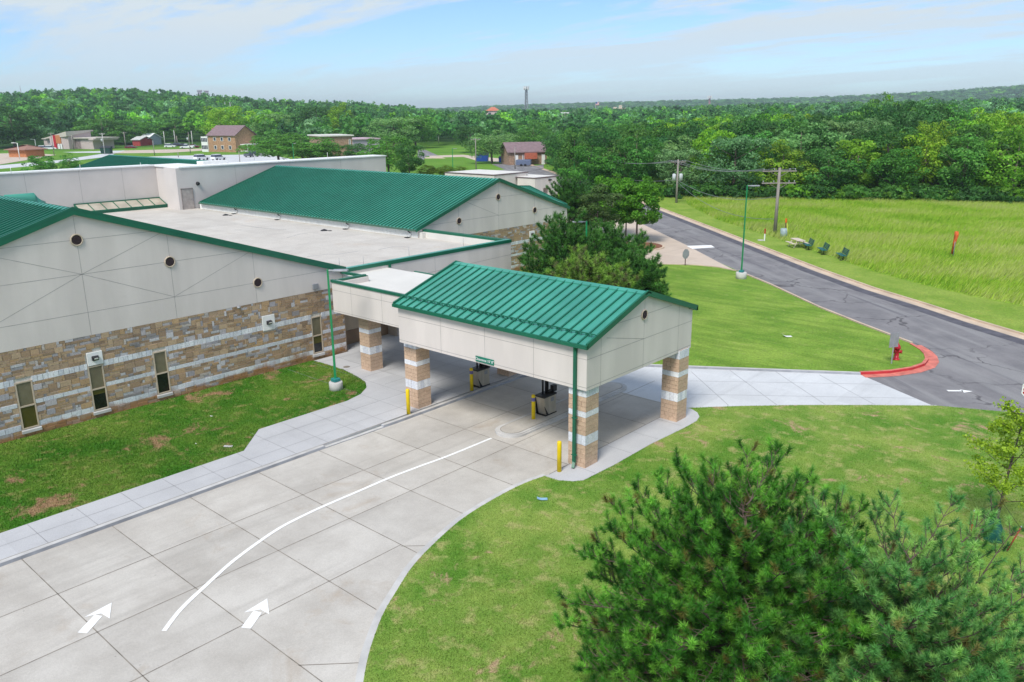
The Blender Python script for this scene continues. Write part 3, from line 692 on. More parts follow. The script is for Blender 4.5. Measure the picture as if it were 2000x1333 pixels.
m = MB(); m.box(XW-.33, XW-.02, 26.66, 40.58, 4.802, 4.815); m.build('coping_top', [M_GREEN], sch)
m = MB(); m.box(XW-.36, XW-.302, 26.7, 40.3, 4.2, 4.64); m.box(-44.9, XW-.36, 40.24, 40.298, 4.2, 4.64); m.box(-44.88, -44.5, 39.9, 40.24, 4.2, 4.62); m.build('roof_upstand', [M_ROOFN], sch)
# entrance recess below
m = MB(); m.box(-37.7, -37.5, 26.64, 30.62, .9, 3.2, 0); m.box(-37.5, XW-.3, 30.5, 30.6, .12, 3.2, 0); m.box(-37.7, -37.46, 26.64, 30.5, .12, .95, 1); m.box(-37.5, XW-.34, 26.642, 26.7, .12, 3.1, 0)
m.build('recess_wall', [M_TANW, M_BROWNW], sch)
m = MB(); m.box(-37.47, -37.42, 27.1, 27.22, 1.5, 1.68); m.build('intercom', [M_BLACK], sch)
# roof objects
for i, (px, py) in enumerate(((441, 421), (633, 451))):
    p = G(px, py, 4.2); m = MB(); m.tube([(p.x, p.y, 4.2), (p.x, p.y, 4.26), (p.x, p.y, 4.33)], [.3, .24, .06], 12); m.box(p.x+.35, p.x+.62, p.y+.1, p.y+.3, 4.2, 4.24); m.build('roof_drain', [M_BLACK], sch)
for px, py in ((663, 519), (710, 515), (799, 497), (905, 478), (905, 462)):
    p = G(px, py, 4.3); m = MB(); m.tube([(p.x, p.y, 4.2), (p.x, p.y, 4.75)], .012, 5); m.build('lightning_rod', [M_GREY], sch)
# second gable wing
X2, yr2, e0, e1, pz, ez = -44.9, 48.6, 39.6, 57.7, 7.88, 4.86
mb = MB(); ROWS2 = ROWS[:]; stone_wall(mb, X2, e0+.2, e1-.1, ROWS2, [(52.4, 53.1, .42, 2.5)])
mb.build('stone_wall', [M_STONE], sch, colattr=True)
window(sch, X2, 52.4, 53.1, .45, 2.5, .48, .5); lamp_plate(sch, X2, 52.42, 53.1, 2.7, 3.3)
m = MB(); m.face([(X2, y, z) for y, z in ((e0+.2, 3.88), (e1-.1, 3.88), (e1-.1, ez), (yr2, pz), (e0+.2, ez))])
for y in (yr2, 44.05, 53.1): xline(m, X2, (y, 3.9), (y, pz-(pz-ez)*abs(y-yr2)/9.05), .025)
xline(m, X2, (44.6, 6.5), (52.6, 6.5), .025); xline(m, X2, (40.4, 5.03), (57.3, 5.03), .025); xline(m, X2, (yr2, 5.03), (44.7, 6.5), .025)
m.box(-76.8, X2-.01, e1-.3, e1-.1, -.1, ez-.05)
m.build('gable_wall', [M_STUC, M_SJ], sch)
for y, z in ((48.55, 6.5), (44.07, 5.03), (53.1, 5.03)): vent(sch, X2, y, z, .2)
gable_roof(sch, -76.6, X2+.15, e0, yr2, e1, ez, pz+.02, .40)
rake(sch, X2+.08, e0-.05, yr2, e1+.1, ez, pz+.04, .24)
m = MB(); m.box(-76.6, X2+.1, e0-.12, e0, ez-.13, ez+.0); m.build('gutter', [mat('gutter', (.05, .13, .09), .5)], sch)
m = MB(); m.box(-77, X2-.02, 39.82, 39.98, 4.15, ez-.06)
x = -76.6
while x < -45.2: m.box(x, x+.08, 39.80, 39.83, 4.2, ez-.08); x += .32
m.build('white_wall', [M_WHITE], sch)
for px, py in ((452, 419), (550, 429), (685, 447), (808, 463)):
    p = G(px, py, 4.2); m = MB(); m.tube([(p.x, e0-.06, ez-.1), (p.x, e0-.02, ez-.2), (p.x, 39.72, ez-.3)], .045, 6, 0); m.tube([(p.x, 39.74, ez-.3), (p.x, 39.74, 4.24)], .05, 6, 1); m.box(p.x-.16, p.x+.16, 39.3, 39.6, 4.2, 4.26, 0)
    m.build('downspout', [M_BLACK, M_WHITE], sch)
# porch roof beyond the second wing
m = MB()
T1, T2, T3 = ON(1005, 364, -51), ON(1034, 364, -51), ON(1108, 400.5, -45.2)
m.face([T3, T2, T1], 0); m.face([T1-Vector((0, 0, .1)), T2-Vector((0, 0, .1)), T3-Vector((0, 0, .1))], 0)
for i in range(1, 7): f = i/7; m.bar(T1.lerp(T2, f), T3.lerp(T2, f*.9), .05, .06, 1)
m.bar(T2, T3, .1, .14, 1); m.bar(T1, T2, .1, .14, 1)
m.build('porch_roof', [M_GREEN, M_RIB], sch)
# tall hall behind
m = MB(); m.box(-84.0, -82.5, -45, 38.42, 3, 8.22); m.box(-79.9, -77.5, 38.0, 64.1, 3, 8.18); m.box(-84.0, -79.9, 38.42, 41.5, 3, 8.18)
for y in (20.5, 26.3, 31.0, 35.0, 15): xline(m, -82.5, (y, 4.2), (y, 8.2), .03)
for y in (44.3, 50.8, 57.5): xline(m, -77.5, (y, 4.2), (y, 8.1), .03)
m.build('hall_wall', [mat('hall stucco', (.59, .55, .53), .85, var=.05, scale=.4, bump=.1, spec=.2), M_SJ], sch)
m = MB(); m.box(-84.1, -82.42, -45, 38.3, 8.22, 8.34); m.box(-80.0, -77.42, 38.3, 64.18, 8.18, 8.3); m.box(-84.1, -80.0, 38.3, 41.6, 8.18, 8.29); m.box(-79.9, -78.6, 41.5, 44.2, 8.3, 8.62); m.build('hall_coping', [M_WHITE], sch)
m = MB(); m.box(-77.5, -77.44, 37.98+.35, 37.98+1.45, 4.2, 6.15); d = m.build('door', [mat('door paint', (.37, .33, .31), .6)], sch); m = MB(); [m.box(-77.5, -77.41, a, b, 4.2, 6.22) for a, b in ((38.27, 38.33), (39.43, 39.49))]; m.box(-77.5, -77.41, 38.27, 39.49, 6.16, 6.24); m.build('frame', [mat('door frame', (.25, .22, .21), .6)], d); m = MB(); m.box(-77.44, -77.38, 38.33+.93, 38.33+1.02, 5.1, 5.2); m.build('handle', [M_GREY], d)
m = MB(); m.tube([(-77.5, 40.1, 6.6), (-77.25, 40.1, 6.6)], [.2, .12], 10); m.build('hall_lamp', [M_BLACK], sch)
for px, py in ((22, 335), (157, 328), (275, 322), (497, 311), (640, 306)):
    p = AT(px, py+3, 84 if px < 300 else 96); m = MB(); m.tube([(p.x, p.y, 8.3), (p.x, p.y, 8.95)], .02, 5); m.build('lightning_rod', [M_WHITE], sch)
# skylight lean-to
m = MB(); sx0, sx1, sy0, sy1 = -82.45, -80.9, 30.1, 38.4
m.hexa([(sx0, sy0, 4.2), (sx1, sy0, 4.2), (sx1, sy1, 4.2), (sx0, sy1, 4.2), (sx0, sy0, 5.05), (sx1, sy0, 4.45), (sx1, sy1, 4.45), (sx0, sy1, 5.05)], 1)
m.hexa([(sx0, sy0+.08, 5.0), (sx1-.06, sy0+.08, 4.42), (sx1-.06, sy1-.08, 4.42), (sx0, sy1-.08, 5.0), (sx0, sy0+.08, 5.08), (sx1-.06, sy0+.08, 4.50), (sx1-.06, sy1-.08, 4.50), (sx0, sy1-.08, 5.08)], 0)
for i in range(8):
    y = sy0+.05+i*(sy1-sy0-.1)/7; m.bar((sx0, y, 5.1), (sx1, y, 4.5), .07, .06, 1)
m.bar((sx1, sy0, 4.47), (sx1, sy1, 4.47), .1, .12, 1); m.bar((sx0+.04, sy0, 5.1), (sx0+.04, sy1, 5.1), .1, .1, 1)
m.build('skylight', [M_POLYC, M_DGREEN], sch)
p = ON(38, 389, -76); m = MB(); m.tube([(-77.5, p.y-1.2, 7.6), (-77.5, p.y-.9, 7.95), (-77.5, p.y-.4, 8.05), (-77.5, p.y+1.1, 7.9), (-77.5, p.y+1.4, 7.6)], .3, 12); 
p = G(38, 389, 6.2); m = MB(); m.tube([(p.x, p.y-1.4, 4.4), (p.x, p.y-1.4, 5.6), (p.x, p.y-1.0, 6.1), (p.x, p.y+1.1, 6.1), (p.x, p.y+1.5, 5.7), (p.x, p.y+1.5, 4.4)], .55, 14); m.build('roof_duct', [M_GREEN], sch)
# rear green roof
xe, xb, yr3 = -117.4, -89.5, 48.5
gable_roof(sch, xe, xb, yr3-16, yr3, yr3+16, 3.0, 8.0, .5, 'rear_roof')
m = MB(); m.box(xe+.5, xb-.2, yr3-15.5, yr3+15.5, 0, 3.0); m.face([(xb-.3, yr3-15, 3), (xb-.3, yr3+15, 3), (xb-.3, yr3, 7.7)]); m.build('rear_wall', [M_STUC], sch)
# low annexe
P1 = G(965, 342, 5.5); P2 = ON(1031, 336, P1.x)
m = MB(); m.box(P1.x-9, P1.x, P1.y, P2.y, -.1, 5.4)
Q1 = G(1045, 348, 5.0); Q2 = ON(1089, 343.5, Q1.x)
m.box(P1.x-8, Q1.x-3, P2.y-.2, Q2.y, -.1, 4.86)
# front block with an opening
ya, yb = Q1.y, Q2.y; L2 = yb-ya
o0, o1, o2, o3 = ya+L2*.36, ya+L2*.60, ya+L2*.70, ya+L2*.90
for a, b in ((ya, o0), (o1, o2), (o3, yb)): m.box(Q1.x-3, Q1.x, a, b, -.1, 4.9)
m.box(Q1.x-3, Q1.x, o0, o1, 3.6, 4.9); m.box(Q1.x-3, Q1.x, o2, o3, 2.6, 4.9)
m.build('annexe_wall', [M_STUC], sch)
m = MB(); m.box(Q1.x-2.5, Q1.x-.1, o0, o1, -.1, 1.6, 1); m.box(Q1.x-2.0, Q1.x-1.9, o0, o1, 1.6, 3.6, 2); m.box(Q1.x-1, Q1.x-.1, o2, o3, -.1, 1.2, 1); m.box(Q1.x-.6, Q1.x-.5, o2, o3, 1.2, 2.6, 0)
m.build('annexe_opening', [M_GLASS, mat('red panel', (.42, .10, .08), .7), M_STUC], sch)
m = MB(); m.box(P1.x-9, P1.x+.05, P1.y-.05, P2.y+.05, 5.4, 5.5, 0); m.box(P1.x-8.7, P1.x-.3, P1.y+.25, P2.y-.25, 5.49, 5.52, 1); m.box(Q1.x-6, Q1.x+.05, ya-.05, yb+.05, 4.9, 5.0, 0); m.box(Q1.x-5.7, Q1.x-.25, ya+.2, yb-.2, 4.99, 5.02, 1)
m.build('annexe_roof', [mat('brown coping', (.12, .08, .085), .6), M_ROOFN], sch)
for px, py, X in ((1025, 355, P1.x), (1073, 352, Q1.x)):
    p = ON(px, py, X); m = MB(); m.box(X, X+.25, p.y-.2, p.y+.2, p.z-.08, p.z+.12); m.build('wall_lamp', [M_BLACK], sch)
m = MB(); m.tube([(P1.x+.08, P2.y-.3, 0), (P1.x+.08, P2.y-.3, 5.2)], .07, 6); m.build('downspout', [M_GREY], sch)

# ------------------------------------------------------------ covered drive-through
can = thing('drive_canopy', (-21.8, 26.3, 0), 'drive-through canopy with green seamed gable roof, cream fascia and banded stone columns', 'canopy')
cx0, cx1, cy0, cy1, zb, ze, zp, cyr = -26.95, -16.63, 22.56, 30.02, 3.24, 5.0, 6.22, 26.3
for (a, b) in ((-17.53, 22.68), (-17.38, 29.02), (-27.1, 22.92), (-27.1, 29.05)): column(can, a, a+.8, b, b+.8, 3.3)
column(can, -33.15, -32.35, 25.07, 25.87, 3.2)
m = MB()
m.box(cx0, cx1, cy0, cy0+.3, zb, ze-.02); m.box(cx0, cx1, cy1-.3, cy1, zb, ze-.02)
for X, X2_ in ((cx1-.3, cx1), (cx0, cx0+.3)):
    a, b = cy0+.3, cy1-.3
    m.face([(X2_, a, zb), (X2_, b, zb), (X2_, b, ze+.07), (X2_, cyr, zp-.03), (X2_, a, ze+.07)]); m.face([(X, b, zb), (X, a, zb), (X, a, ze+.07), (X, cyr, zp-.03), (X, b, ze+.07)]); m.face([(X, a, zb), (X, b, zb), (X2_, b, zb), (X2_, a, zb)][::-1])
for y in (23.42, 26.28, 28.92): xline(m, cx1, (y, zb), (y, zp-abs(y-cyr)*.325-.05))
for z in (4.43, 3.36): xline(m, cx1, (cy0, z), (cy1, z))
xline(m, cx1, (24.0, 5.41), (28.3, 5.41)); xline(m, cx1, (23.75, 5.0), (26.28, 4.43))
for p in (862, 947, 1042):
    P = ray(p, 690); t = cy0/P[1]; X = P[0]*t; yline(m, cy0, (X, zb), (X, ze))
for z in (4.43, 3.36): yline(m, cy0, (cx0, z), (cx1, z))
m.build('fascia', [M_STUC, M_SJ], can)
m = MB(); m.box(cx0+.3, cx1-.3, cy0+.3, cy1-.3, 3.42, 3.46); m.build('soffit', [M_SOFF], can)
gable_roof(can, cx0-.12, cx1+.12, cy0-.14, cyr, cy1+.14, ze-.01, zp+.06, .44, rib=.065, rw=.03)
rake(can, cx1+.06, cy0-.16, cyr, cy1+.22, ze-.01, zp+.07, .19, .08); rake(can, cx0-.14, cy0-.16, cyr, cy1+.22, ze-.01, zp+.07, .19, .08)
m = MB(); m.box(cx0-.14, cx1+.14, cy0-.22, cy0-.12, ze-.13, ze+.01); m.build('gutter', [M_DGREEN], can); m = MB(); m.box(cx0-.14, cx1+.14, cy1+.12, cy1+.22, ze-.13, ze+.01); m.build('gutter', [M_DGREEN], can)
m = MB(); sl_ = (zp+.07-ze)/(cyr-cy0+.14); yy = cy0+.42; zz = ze+(yy-cy0+.14)*sl_
m.bar((cx0-.05, yy, zz+.10), (cx1+.05, yy, zz+.10), .035); n_ = 23; g_ = (cx1-cx0+.24)/n_
for i in range(n_+1):
    x = cx0-.12+i*g_; m.box(x-.035, x+.035, yy-.03, yy+.05, zz+.03, zz+.11)
    if i < n_: m.bar((x+g_*.5, yy-.01, zz+.09), (x+g_*.5, yy-.05, zz+.012), .07, .015); m.bar((x+.04, yy, zz+.05), (x+.16, yy-.03, zz+.02), .03, .02)
m.build('snow_guard', [M_RIB], can)
m = MB(); m.tube([(-17.1, cy0-.17, ze-.1), (-17.1, cy0-.09, ze-.3)], .055, 4, smooth=False); m.box(-17.17, -17.05, cy0-.11, cy0-.01, .3, ze-.1); m.bar((-17.11, cy0-.06, .34), (-17.05, cy0-.2, .16), .11, .1)
for z in (2.1, .62): m.box(-17.2, -17.0, cy0-.13, cy0-.0, z, z+.03)
m.build('downspout', [M_DGREEN], can)
vent(can, cx1, 26.24, 5.41, .155)
# link roof between canopy and school
m = MB(); lx0, lx1, ly0, ly1 = -34.3, cx0, 24.4, 30.1
m.box(lx0, lx1, ly0, ly0+.25, 3.15, 4.82); m.box(lx0, lx1, ly1-.25, ly1, 3.15, 4.42); m.box(lx0, lx0+.25, ly0+.25, 26.6, 3.15, 4.7)
for x in (-32.75, -30.35): yline(m, ly0, (x, 3.15), (x, 4.82))
for z in (4.32, 3.24): yline(m, ly0, (lx0, z), (lx1, z))
m.build('link_fascia', [M_STUC, M_SJ], can)
m = MB(); m.box(lx0+.25, lx1+.3, ly0+.25, ly1-.25, 4.3, 4.44); m.box(XW+.003, lx0+.25, 26.7, ly1-.25, 4.3, 4.437); m.box(lx0+.26, lx1+.3, ly0+.26, ly1, 3.18, 3.2)
m.box(XW+.003, lx0+.26, 26.68, ly1, 3.18, 3.2); m.build('link_roof', [M_ROOFN], can)
m = MB(); m.box(lx0-.05, lx1+.4, ly0-.05, ly0+.1, 4.72, 4.85); m.box(lx0-.05, lx0+.12, ly0+.1, 26.55, 4.72, 4.82); m.box(XW, lx0+.12, 26.52, 26.66, 4.60, 4.74); m.box(lx0, lx1+.4, ly1-.1, ly1+.03, 4.42, 4.46, 0)
m.build('link_trim', [M_DGREEN], can)
m = MB(); m.box(XW+.04, XW+.14, 29.9, 30.02, 4.45, 4.62); m.build('link_downspout', [M_DGREEN], can)

# clearance sign
t = thing('clearance_sign', (-21.68, cy0-.03, 3.42), 'green clearance sign with white lettering on the canopy fascia', 'sign')
m = MB(); m.box(-22.2, -21.2, cy0-.04, cy0-.006, 3.31, 3.53); m.build('panel', [mat('sign green', (.005, .17, .11), .5)], t)
Mt = Matrix.Translation((-21.7, cy0-.045, 3.42)) @ Matrix.Rotation(pi/2, 4, 'X')
text_mesh('lettering', 'Clearance 10\' 0"', .155, M_WHITE, Mt, t)

# teller machines
def teller(x, y, label):
    t = thing('teller_machine', (x, y, .13), label, 'drive-up terminal', 'drive-up terminals under the canopy')
    m = MB(); w_, d = .24, .42
    m.hexa([(x-w_, y-d*.6, .17), (x+w_, y-d*.6, .17), (x+w_, y+d, .17), (x-w_, y+d, .17), (x-w_, y-d, 1.0), (x+w_, y-d, 1.0), (x+w_, y+d, 1.0), (x-w_, y+d, 1.0)]); m.build('body', [M_STEEL], t, bevel=.02)
    m = MB(); m.box(x-w_-.02, x+w_+.02, y-.33, y+d+.02, .135, .18); m.box(x-w_-.025, x+w_+.025, y-d-.02, y+d+.02, 1.0, 1.07)
    m.hexa([(x-w_-.006, y-.40, .18), (x-w_, y-.2, .18), (x-w_, y-.2, .2), (x-w_-.006, y-.40, .2), (x-w_-.006, y-.44, .95), (x-w_, y-.40, .95), (x-w_, y-.4, .97), (x-w_-.006, y-.44, .97)])
    m.hexa([(x+w_, y-.252, .18), (x+w_+.006, y-.252, .18), (x+w_+.006, y-.10, .18), (x+w_, y-.10, .18), (x+w_, y-.40, .62), (x+w_+.006, y-.40, .62), (x+w_+.006, y-.39, .62), (x+w_, y-.39, .62)])
    m.build('trim', [M_BLACK], t)
    m = MB()
    m.tube([(x-.08, y-.12, 1.05), (x-.08, y-.12, 3.44)], .045, 10); m.tube([(x-.06, y+.13, 1.05), (x-.06, y+.13, 3.44)], .085, 12); m.build('tube', [M_BLACK], t)
    m = MB(); m.bar((x, y+.1, 1.12), (x+.02, y+.42, 1.16), .12, .1); m.box(x-.06, x+.14, y+.36, y+.62, 1.08, 1.36); m.build('carrier_box', [M_BLACK], t, bevel=.015)
    m = MB(); m.box(x+w_, x+w_+.02, y+.05, y+.25, .74, .92); m.build('screen', [M_GREY], t)
teller(-26.42, 27.1, 'steel and black terminal on the sidewalk kerb, left of the two under the canopy')
teller(-21.52, 26.2, 'steel and black terminal on the narrow island between the lanes')
def bollard(x, y, h, label, sticker=False):
    t = thing('bollard', (x, y, .12), label, 'bollard', 'yellow bollards by the canopy lanes')
    m = MB(); r = .085; m.tube([(x, y, .12), (x, y, h-.05), (x, y, h-.015), (x, y, h)], [r, r, r*.8, r*.3], 18); m.build('post', [M_YEL], t)
    if sticker:
        m = MB(); m.tube([(x, y, h-.30), (x, y, h-.14)], r+.003, 18, cap=False); s = m.build('sticker', [mat('sticker', (.16, .14, .34), .5)], t)
bollard(-26.17, 22.22, 1.30, 'yellow bollard in front of the left banded column')
bollard(-26.25, 26.32, 1.27, 'yellow bollard beside the left terminal', True)
bollard(-21.50, 25.32, 1.27, 'yellow bollard on the narrow island beside the terminal', True)
bollard(-17.31, 21.86, 1.34, 'yellow bollard nearest the viewer, at the tip of the right kerb island')

# ------------------------------------------------------------ lamps
def lamp_post(x, y, base_h, h, label, arm=(1, 0), blue=True, br=.33, r=.075, heads=1):
    t = thing('lamp_post', (x, y, 0), label, 'lamp post', 'green lamp posts round the school')
    if base_h > 0:
        m = MB(); m.tube([(x, y, 0), (x, y, base_h-.03), (x, y, base_h)], [br, br, br-.03], 20); m.build('footing', [M_KERB], t)
        m = MB(); m.box(x-.17, x+.17, y-.17, y+.17, base_h, base_h+.17); m.build('base_cover', [mat('base cover', (.02, .20, .20), .5)], t, bevel=.02)
    m = MB(); m.tube([(x, y, base_h), (x, y, h)], [r, r*.75], 4 if blue else 8, smooth=False); m.build('pole', [M_POLE], t)
    a = Vector((arm[0], arm[1], 0)).normalized(); p = Vector((x, y, h-.06))
    m = MB(); m.bar(p+a*.02, p+a*.28, .06, .08); q = p+a*.62; m.bar(p+a*.25, p+a*.95, .34, .09); m.build('lamp_head', [M_GREY], t, bevel=.02)
    return t
P0 = G(657, 765); lamp_post(P0.x, P0.y, .52, HT(P0, 640, 524)-.06, 'tall green lamp post on the front lawn beside the link roof', (.75, .66))
P1_ = G(1447, 547); lamp_post(P1_.x, P1_.y, .62, HT(P1_, 1459.5, 362), 'tall green lamp post on the grass beside the asphalt road', (.75, .66), br=.42)
P3 = G(1143, 598); lamp_post(P3.x, P3.y, 0, HT(P3, 1143, 432), 'green lamp post with its top showing among the pines', (-.75, -.66), r=.10)
for px, py, top, lb in ((885, 345, 290, 'green lamp post behind the long green roof, by the olive shrubs'), (575, 325, 280, 'green lamp post between the bushy trees and the tall white hall'), (1121, 372, 312, 'thin green lamp post in front of the wood behind the annexe'), (1198, 370, 320, 'thin green lamp post in front of the wood under the wires')):
    P = G(px, py); lamp_post(P.x, P.y, 0, HT(P, px, top), lb, (.75, .66), r=.12 if px < 900 else .09)

# ------------------------------------------------------------ vegetation
def unit(a): return a/np.linalg.norm(a, axis=1, keepdims=True)
def leafmesh(name, seed, rx, rz_, zc, nclump, per, size, tones, flat=.0, low=-.75):
    """crown: leaf-sized quads on clumps scattered through an uneven ellipsoid"""
    g = np.random.default_rng(seed)
    d = unit(g.normal(size=(nclump*2, 3))); d = d[d[:, 2] > low][:nclump]; n = len(d)
    wob = 1+.20*np.sin(d[:, 0]*3+seed)+.16*np.cos(d[:, 1]*4+seed*2)+.10*np.sin(d[:, 2]*5+seed)
    rr = (g.uniform(.35, 1.0, n)**.5*.86*wob)[:, None]
    C = d*rr*np.array([rx, rx, rz_]); cr = g.uniform(.17, .33, n)*rx
    ctone = g.uniform(.72, 1.25, n)
    k = per; cd = unit(g.normal(size=(n*k, 3)) + np.repeat(d, k, 0)*.55 + np.array([0, 0, .35]))
    P = np.repeat(C, k, 0)+cd*(np.repeat(cr, k)*g.uniform(.75, 1.12, n*k))[:, None]*np.array([1, 1, .8])
    P[:, 2] += zc
    nr = unit(cd+g.normal(size=(n*k, 3))*.55)
    t = unit(np.cross(nr, g.normal(size=(n*k, 3)))); b = np.cross(nr, t)
    s = (size*g.uniform(.6, 1.3, n*k))[:, None]
    V = np.stack([P-t*s*.5, P-b*s*.32+nr*s*.06, P+t*s*.55, P+b*s*.32+nr*s*.06], 1).reshape(-1, 3)
    tn = np.array(tones); col_ = tn[g.integers(0, len(tn), n*k)]*(np.repeat(ctone, k)*g.uniform(.82, 1.2, n*k))[:, None]
    return V, col_
def trunk_mb(h, r, rx, zc, seed, nl=6, base=0):
    rr_ = random.Random(seed); m = MB()
    lean = rr_.uniform(-.03, .03)*h
    m.tube([(0, 0, -.2), (0, 0, .25), (lean*.4, 0, h*.4), (lean, lean*.5, h)], [r*1.35, r, r*.75, r*.18], 8)
    for i in range(nl):
        a = 2*pi*i/nl+rr_.uniform(-.5, .5); z = h*rr_.uniform(.30, .7); L_ = rx*rr_.uniform(.5, .85)
        m.tube([(lean*.5, 0, z), (cos(a)*L_*.5, sin(a)*L_*.5, z+L_*.35), (cos(a)*L_, sin(a)*L_, z+L_*.75)], [r*.45, r*.28, r*.08], 5)
    return m
DG = [(.036, .125, .028), (.048, .155, .032), (.060, .18, .036)]
MG = [(.065, .21, .034), (.09, .26, .038), (.115, .30, .045)]
LG = [(.15, .36, .022), (.20, .43, .028), (.24, .44, .04)]
PG = [(.12, .27, .085), (.15, .32, .10), (.18, .35, .12)]
KINDS = {}
def make_kind(key, seed, h, rx, tones, nclump, per, size, low=-.75, zfrac=.56, rzf=.46, tr=.22):
    V, Cc = leafmesh(key, seed, rx, h*rzf, h*zfrac, nclump, per, size, tones, low=low)
    me = fastmesh('crown', V, 4, M_LEAF, Cc)
    tm = trunk_mb(h*.86, tr, rx, h*.5, seed); o = tm.build('trunk', [M_BARK]); tmesh = o.data; bpy.data.objects.remove(o)
    KINDS[key] = (me, tmesh, h, rx)
for i in range(3): make_kind(f'dark{i}', 10+i, 12, 4.6, DG, 70, 85, .42, low=-.95)
for i in range(4): make_kind(f'mid{i}', 20+i, 12, 4.8, MG, 70, 85, .42, low=-.95)
for i in range(2): make_kind(f'pale{i}', 30+i, 12, 4.6, PG, 62, 80, .40, low=-.9)
for i in range(2): make_kind(f'light{i}', 40+i, 12, 4.8, LG, 70, 85, .42, low=-.95)
def tree(key, x, y, h, r, label, group=None, z=0.0, name='tree', color=None, cat='tree'):
    me, tme, h0, r0 = KINDS[key]
    t = thing(name, (x, y, z), label, cat, group, rz=random.uniform(0, 6.28)); t.scale = (r/r0, r/r0, h/h0)
    c = link('crown', me, t); tr_ = link('trunk', tme, t)
    f = random.uniform(.95, 1.45); c.color = color or (f*random.uniform(.85, 1.25), f, f*random.uniform(.8, 1.2), 1)
    return t
def tree_px(key, px, base, top, wpx, label, group=None, **k):
    P = G(px, base); rng_ = hypot(P.x, P.y); h = max(2, HT(P, px, top)-hz(P.x, P.y)); r = wpx/2/F*sqrt(rng_**2+H*H)*1.02
    return tree(key, P.x, P.y, h, r, label, group, z=hz(P.x, P.y), **k)
# the wood right of the meadow: individual trees, nearest first
def forest_front(px): return interp(px, [1060, 1150, 1280, 1400, 1700, 2000, 2200], [150, 140, 136, 133, 136, 139, 141])
placed = []
def far_ok(x, y, d):
    for a, b in placed:
        if (a-x)**2+(b-y)**2 < d*d: return False
    return True
cand = []
for i in range(9000):
    px = random.uniform(1050, 2120); rf = forest_front(px); r = rf+random.random()**1.15*150
    P = AT(px, 400, r); cand.append((r-rf, px, r, P.x, P.y))
cand.sort()
nf = 0
lab = {'dark': 'dark green broad crowned tree in the dense wood beyond the meadow', 'mid': 'mid green leafy tree in the dense wood beyond the meadow', 'pale': 'pale grey green tree in the dense wood beyond the meadow', 'light': 'bright yellow green tree in the dense wood beyond the meadow'}
SK_X = [1050, 1090, 1150, 1250, 1400, 1450, 1640, 1690, 1720, 1800, 1840, 1900, 2000, 2150]
SK_Y = [262, 250, 240, 228, 222, 212, 214, 196, 190, 194, 208, 212, 214, 214]
for dr, px, r, x, y in cand:
    if nf >= 235: break
    if px-1586*5.2/r < 1062 and r < 262: continue
    if not far_ok(x, y, 5.6+dr*.012): continue
    placed.append((x, y)); nf += 1
    front = max(0, 1-dr/26)
    want_y = interp(px, SK_X, SK_Y)
    hs = H-(want_y-(221-.0104*(px-1000)))/F*r    # height that just touches the skyline from here
    h = min(hs*random.uniform(.84, .95), 8.6+dr*.13+random.uniform(-1.4, 1.9)) if dr < 45 else hs*random.uniform(.78, .95)
    h = max(6.5, h)
    u = random.random(); kd = 'dark' if u < .34 else 'mid' if u < .74 else 'pale' if u < .87 else 'light'
    if px < 1270: kd = 'dark' if u < .6 else 'mid'
    if 1600 < px < 1860 and dr < 14 and random.random() < .5: kd = 'light'
    if px > 1900 and dr < 40 and random.random() < .5: kd = 'light'
    key = f"{kd}{random.randrange({'dark': 3, 'mid': 4, 'pale': 2, 'light': 2}[kd])}"
    tree(key, x, y, h, random.uniform(3.6, 5.6), lab[kd], 'trees of the wood beyond the meadow', z=hz(x, y))
# named middle-distance trees
mids = [('dark0', 30, 292, 212, 70, 'large dark green tree at the far left edge beyond the lamp'), ('mid0', 205, 287, 233, 60, 'round green tree just left of the wired pole above the tan modern building'), ('mid1', 265, 286, 238, 56, 'rounded green tree above the red and white shed'),
 ('mid2', 345, 282, 233, 58, 'green tree behind the row of parked cars'), ('light0', 432, 288, 222, 46, 'bright green tree at the left rear of the brick house'), ('light1', 462, 286, 212, 70, 'tall bright green tree behind the brick house'), ('pale0', 527, 288, 219, 56, 'pale green upright tree to the right of the brick house'),
 ('mid3', 545, 318, 264, 78, 'wide bushy green tree left of the green pole, above the white hall'), ('mid0', 592, 318, 268, 84, 'wide bushy green tree right of the green pole, above the white hall'), ('mid1', 632, 318, 280, 50, 'low bushy green tree against the brown brick building'), ('dark1', 622, 282, 208, 66, 'tall dark green tree behind the brown brick building'),
 ('light0', 664, 284, 211, 46, 'tall pale topped tree above the white roofed brick building'), ('pale1', 690, 280, 236, 66, 'broad light green tree behind the lilac building'), ('pale0', 770, 292, 228, 70, 'large grey green tree right of the lilac building'), ('mid2', 812, 290, 228, 66, 'soft dark green tree at the bend of the far drive'),
 ('mid3', 760, 345, 268, 66, 'near bright green tree right behind the end of the white hall'), ('dark2', 800, 350, 280, 44, 'dark green tree behind the right end of the long green roof'), ('dark0', 700, 318, 284, 48, 'low dark tree in front of the brown brick building'), ('dark1', 919, 299, 246, 44, 'dark round tree with a bare trunk on the far lawn'),
 ('pale1', 961, 320, 257, 66, 'wide grey green tree with a thick trunk on the far lawn'), ('pale0', 1010, 292, 262, 44, 'pale tree behind the low brick house'), ('mid1', 1042, 296, 244, 50, 'green tree above the right end of the low brick house'), ('mid0', 905, 262, 240, 46, 'small green tree where the far lawn meets the wood')]
for k, px, b, t_, w_, l in mids:
    q = random.uniform(1.05, 1.35); tree_px(k, px, b, t_-3, w_*1.42, l, color=(q*1.1, q, q*.9, 1))
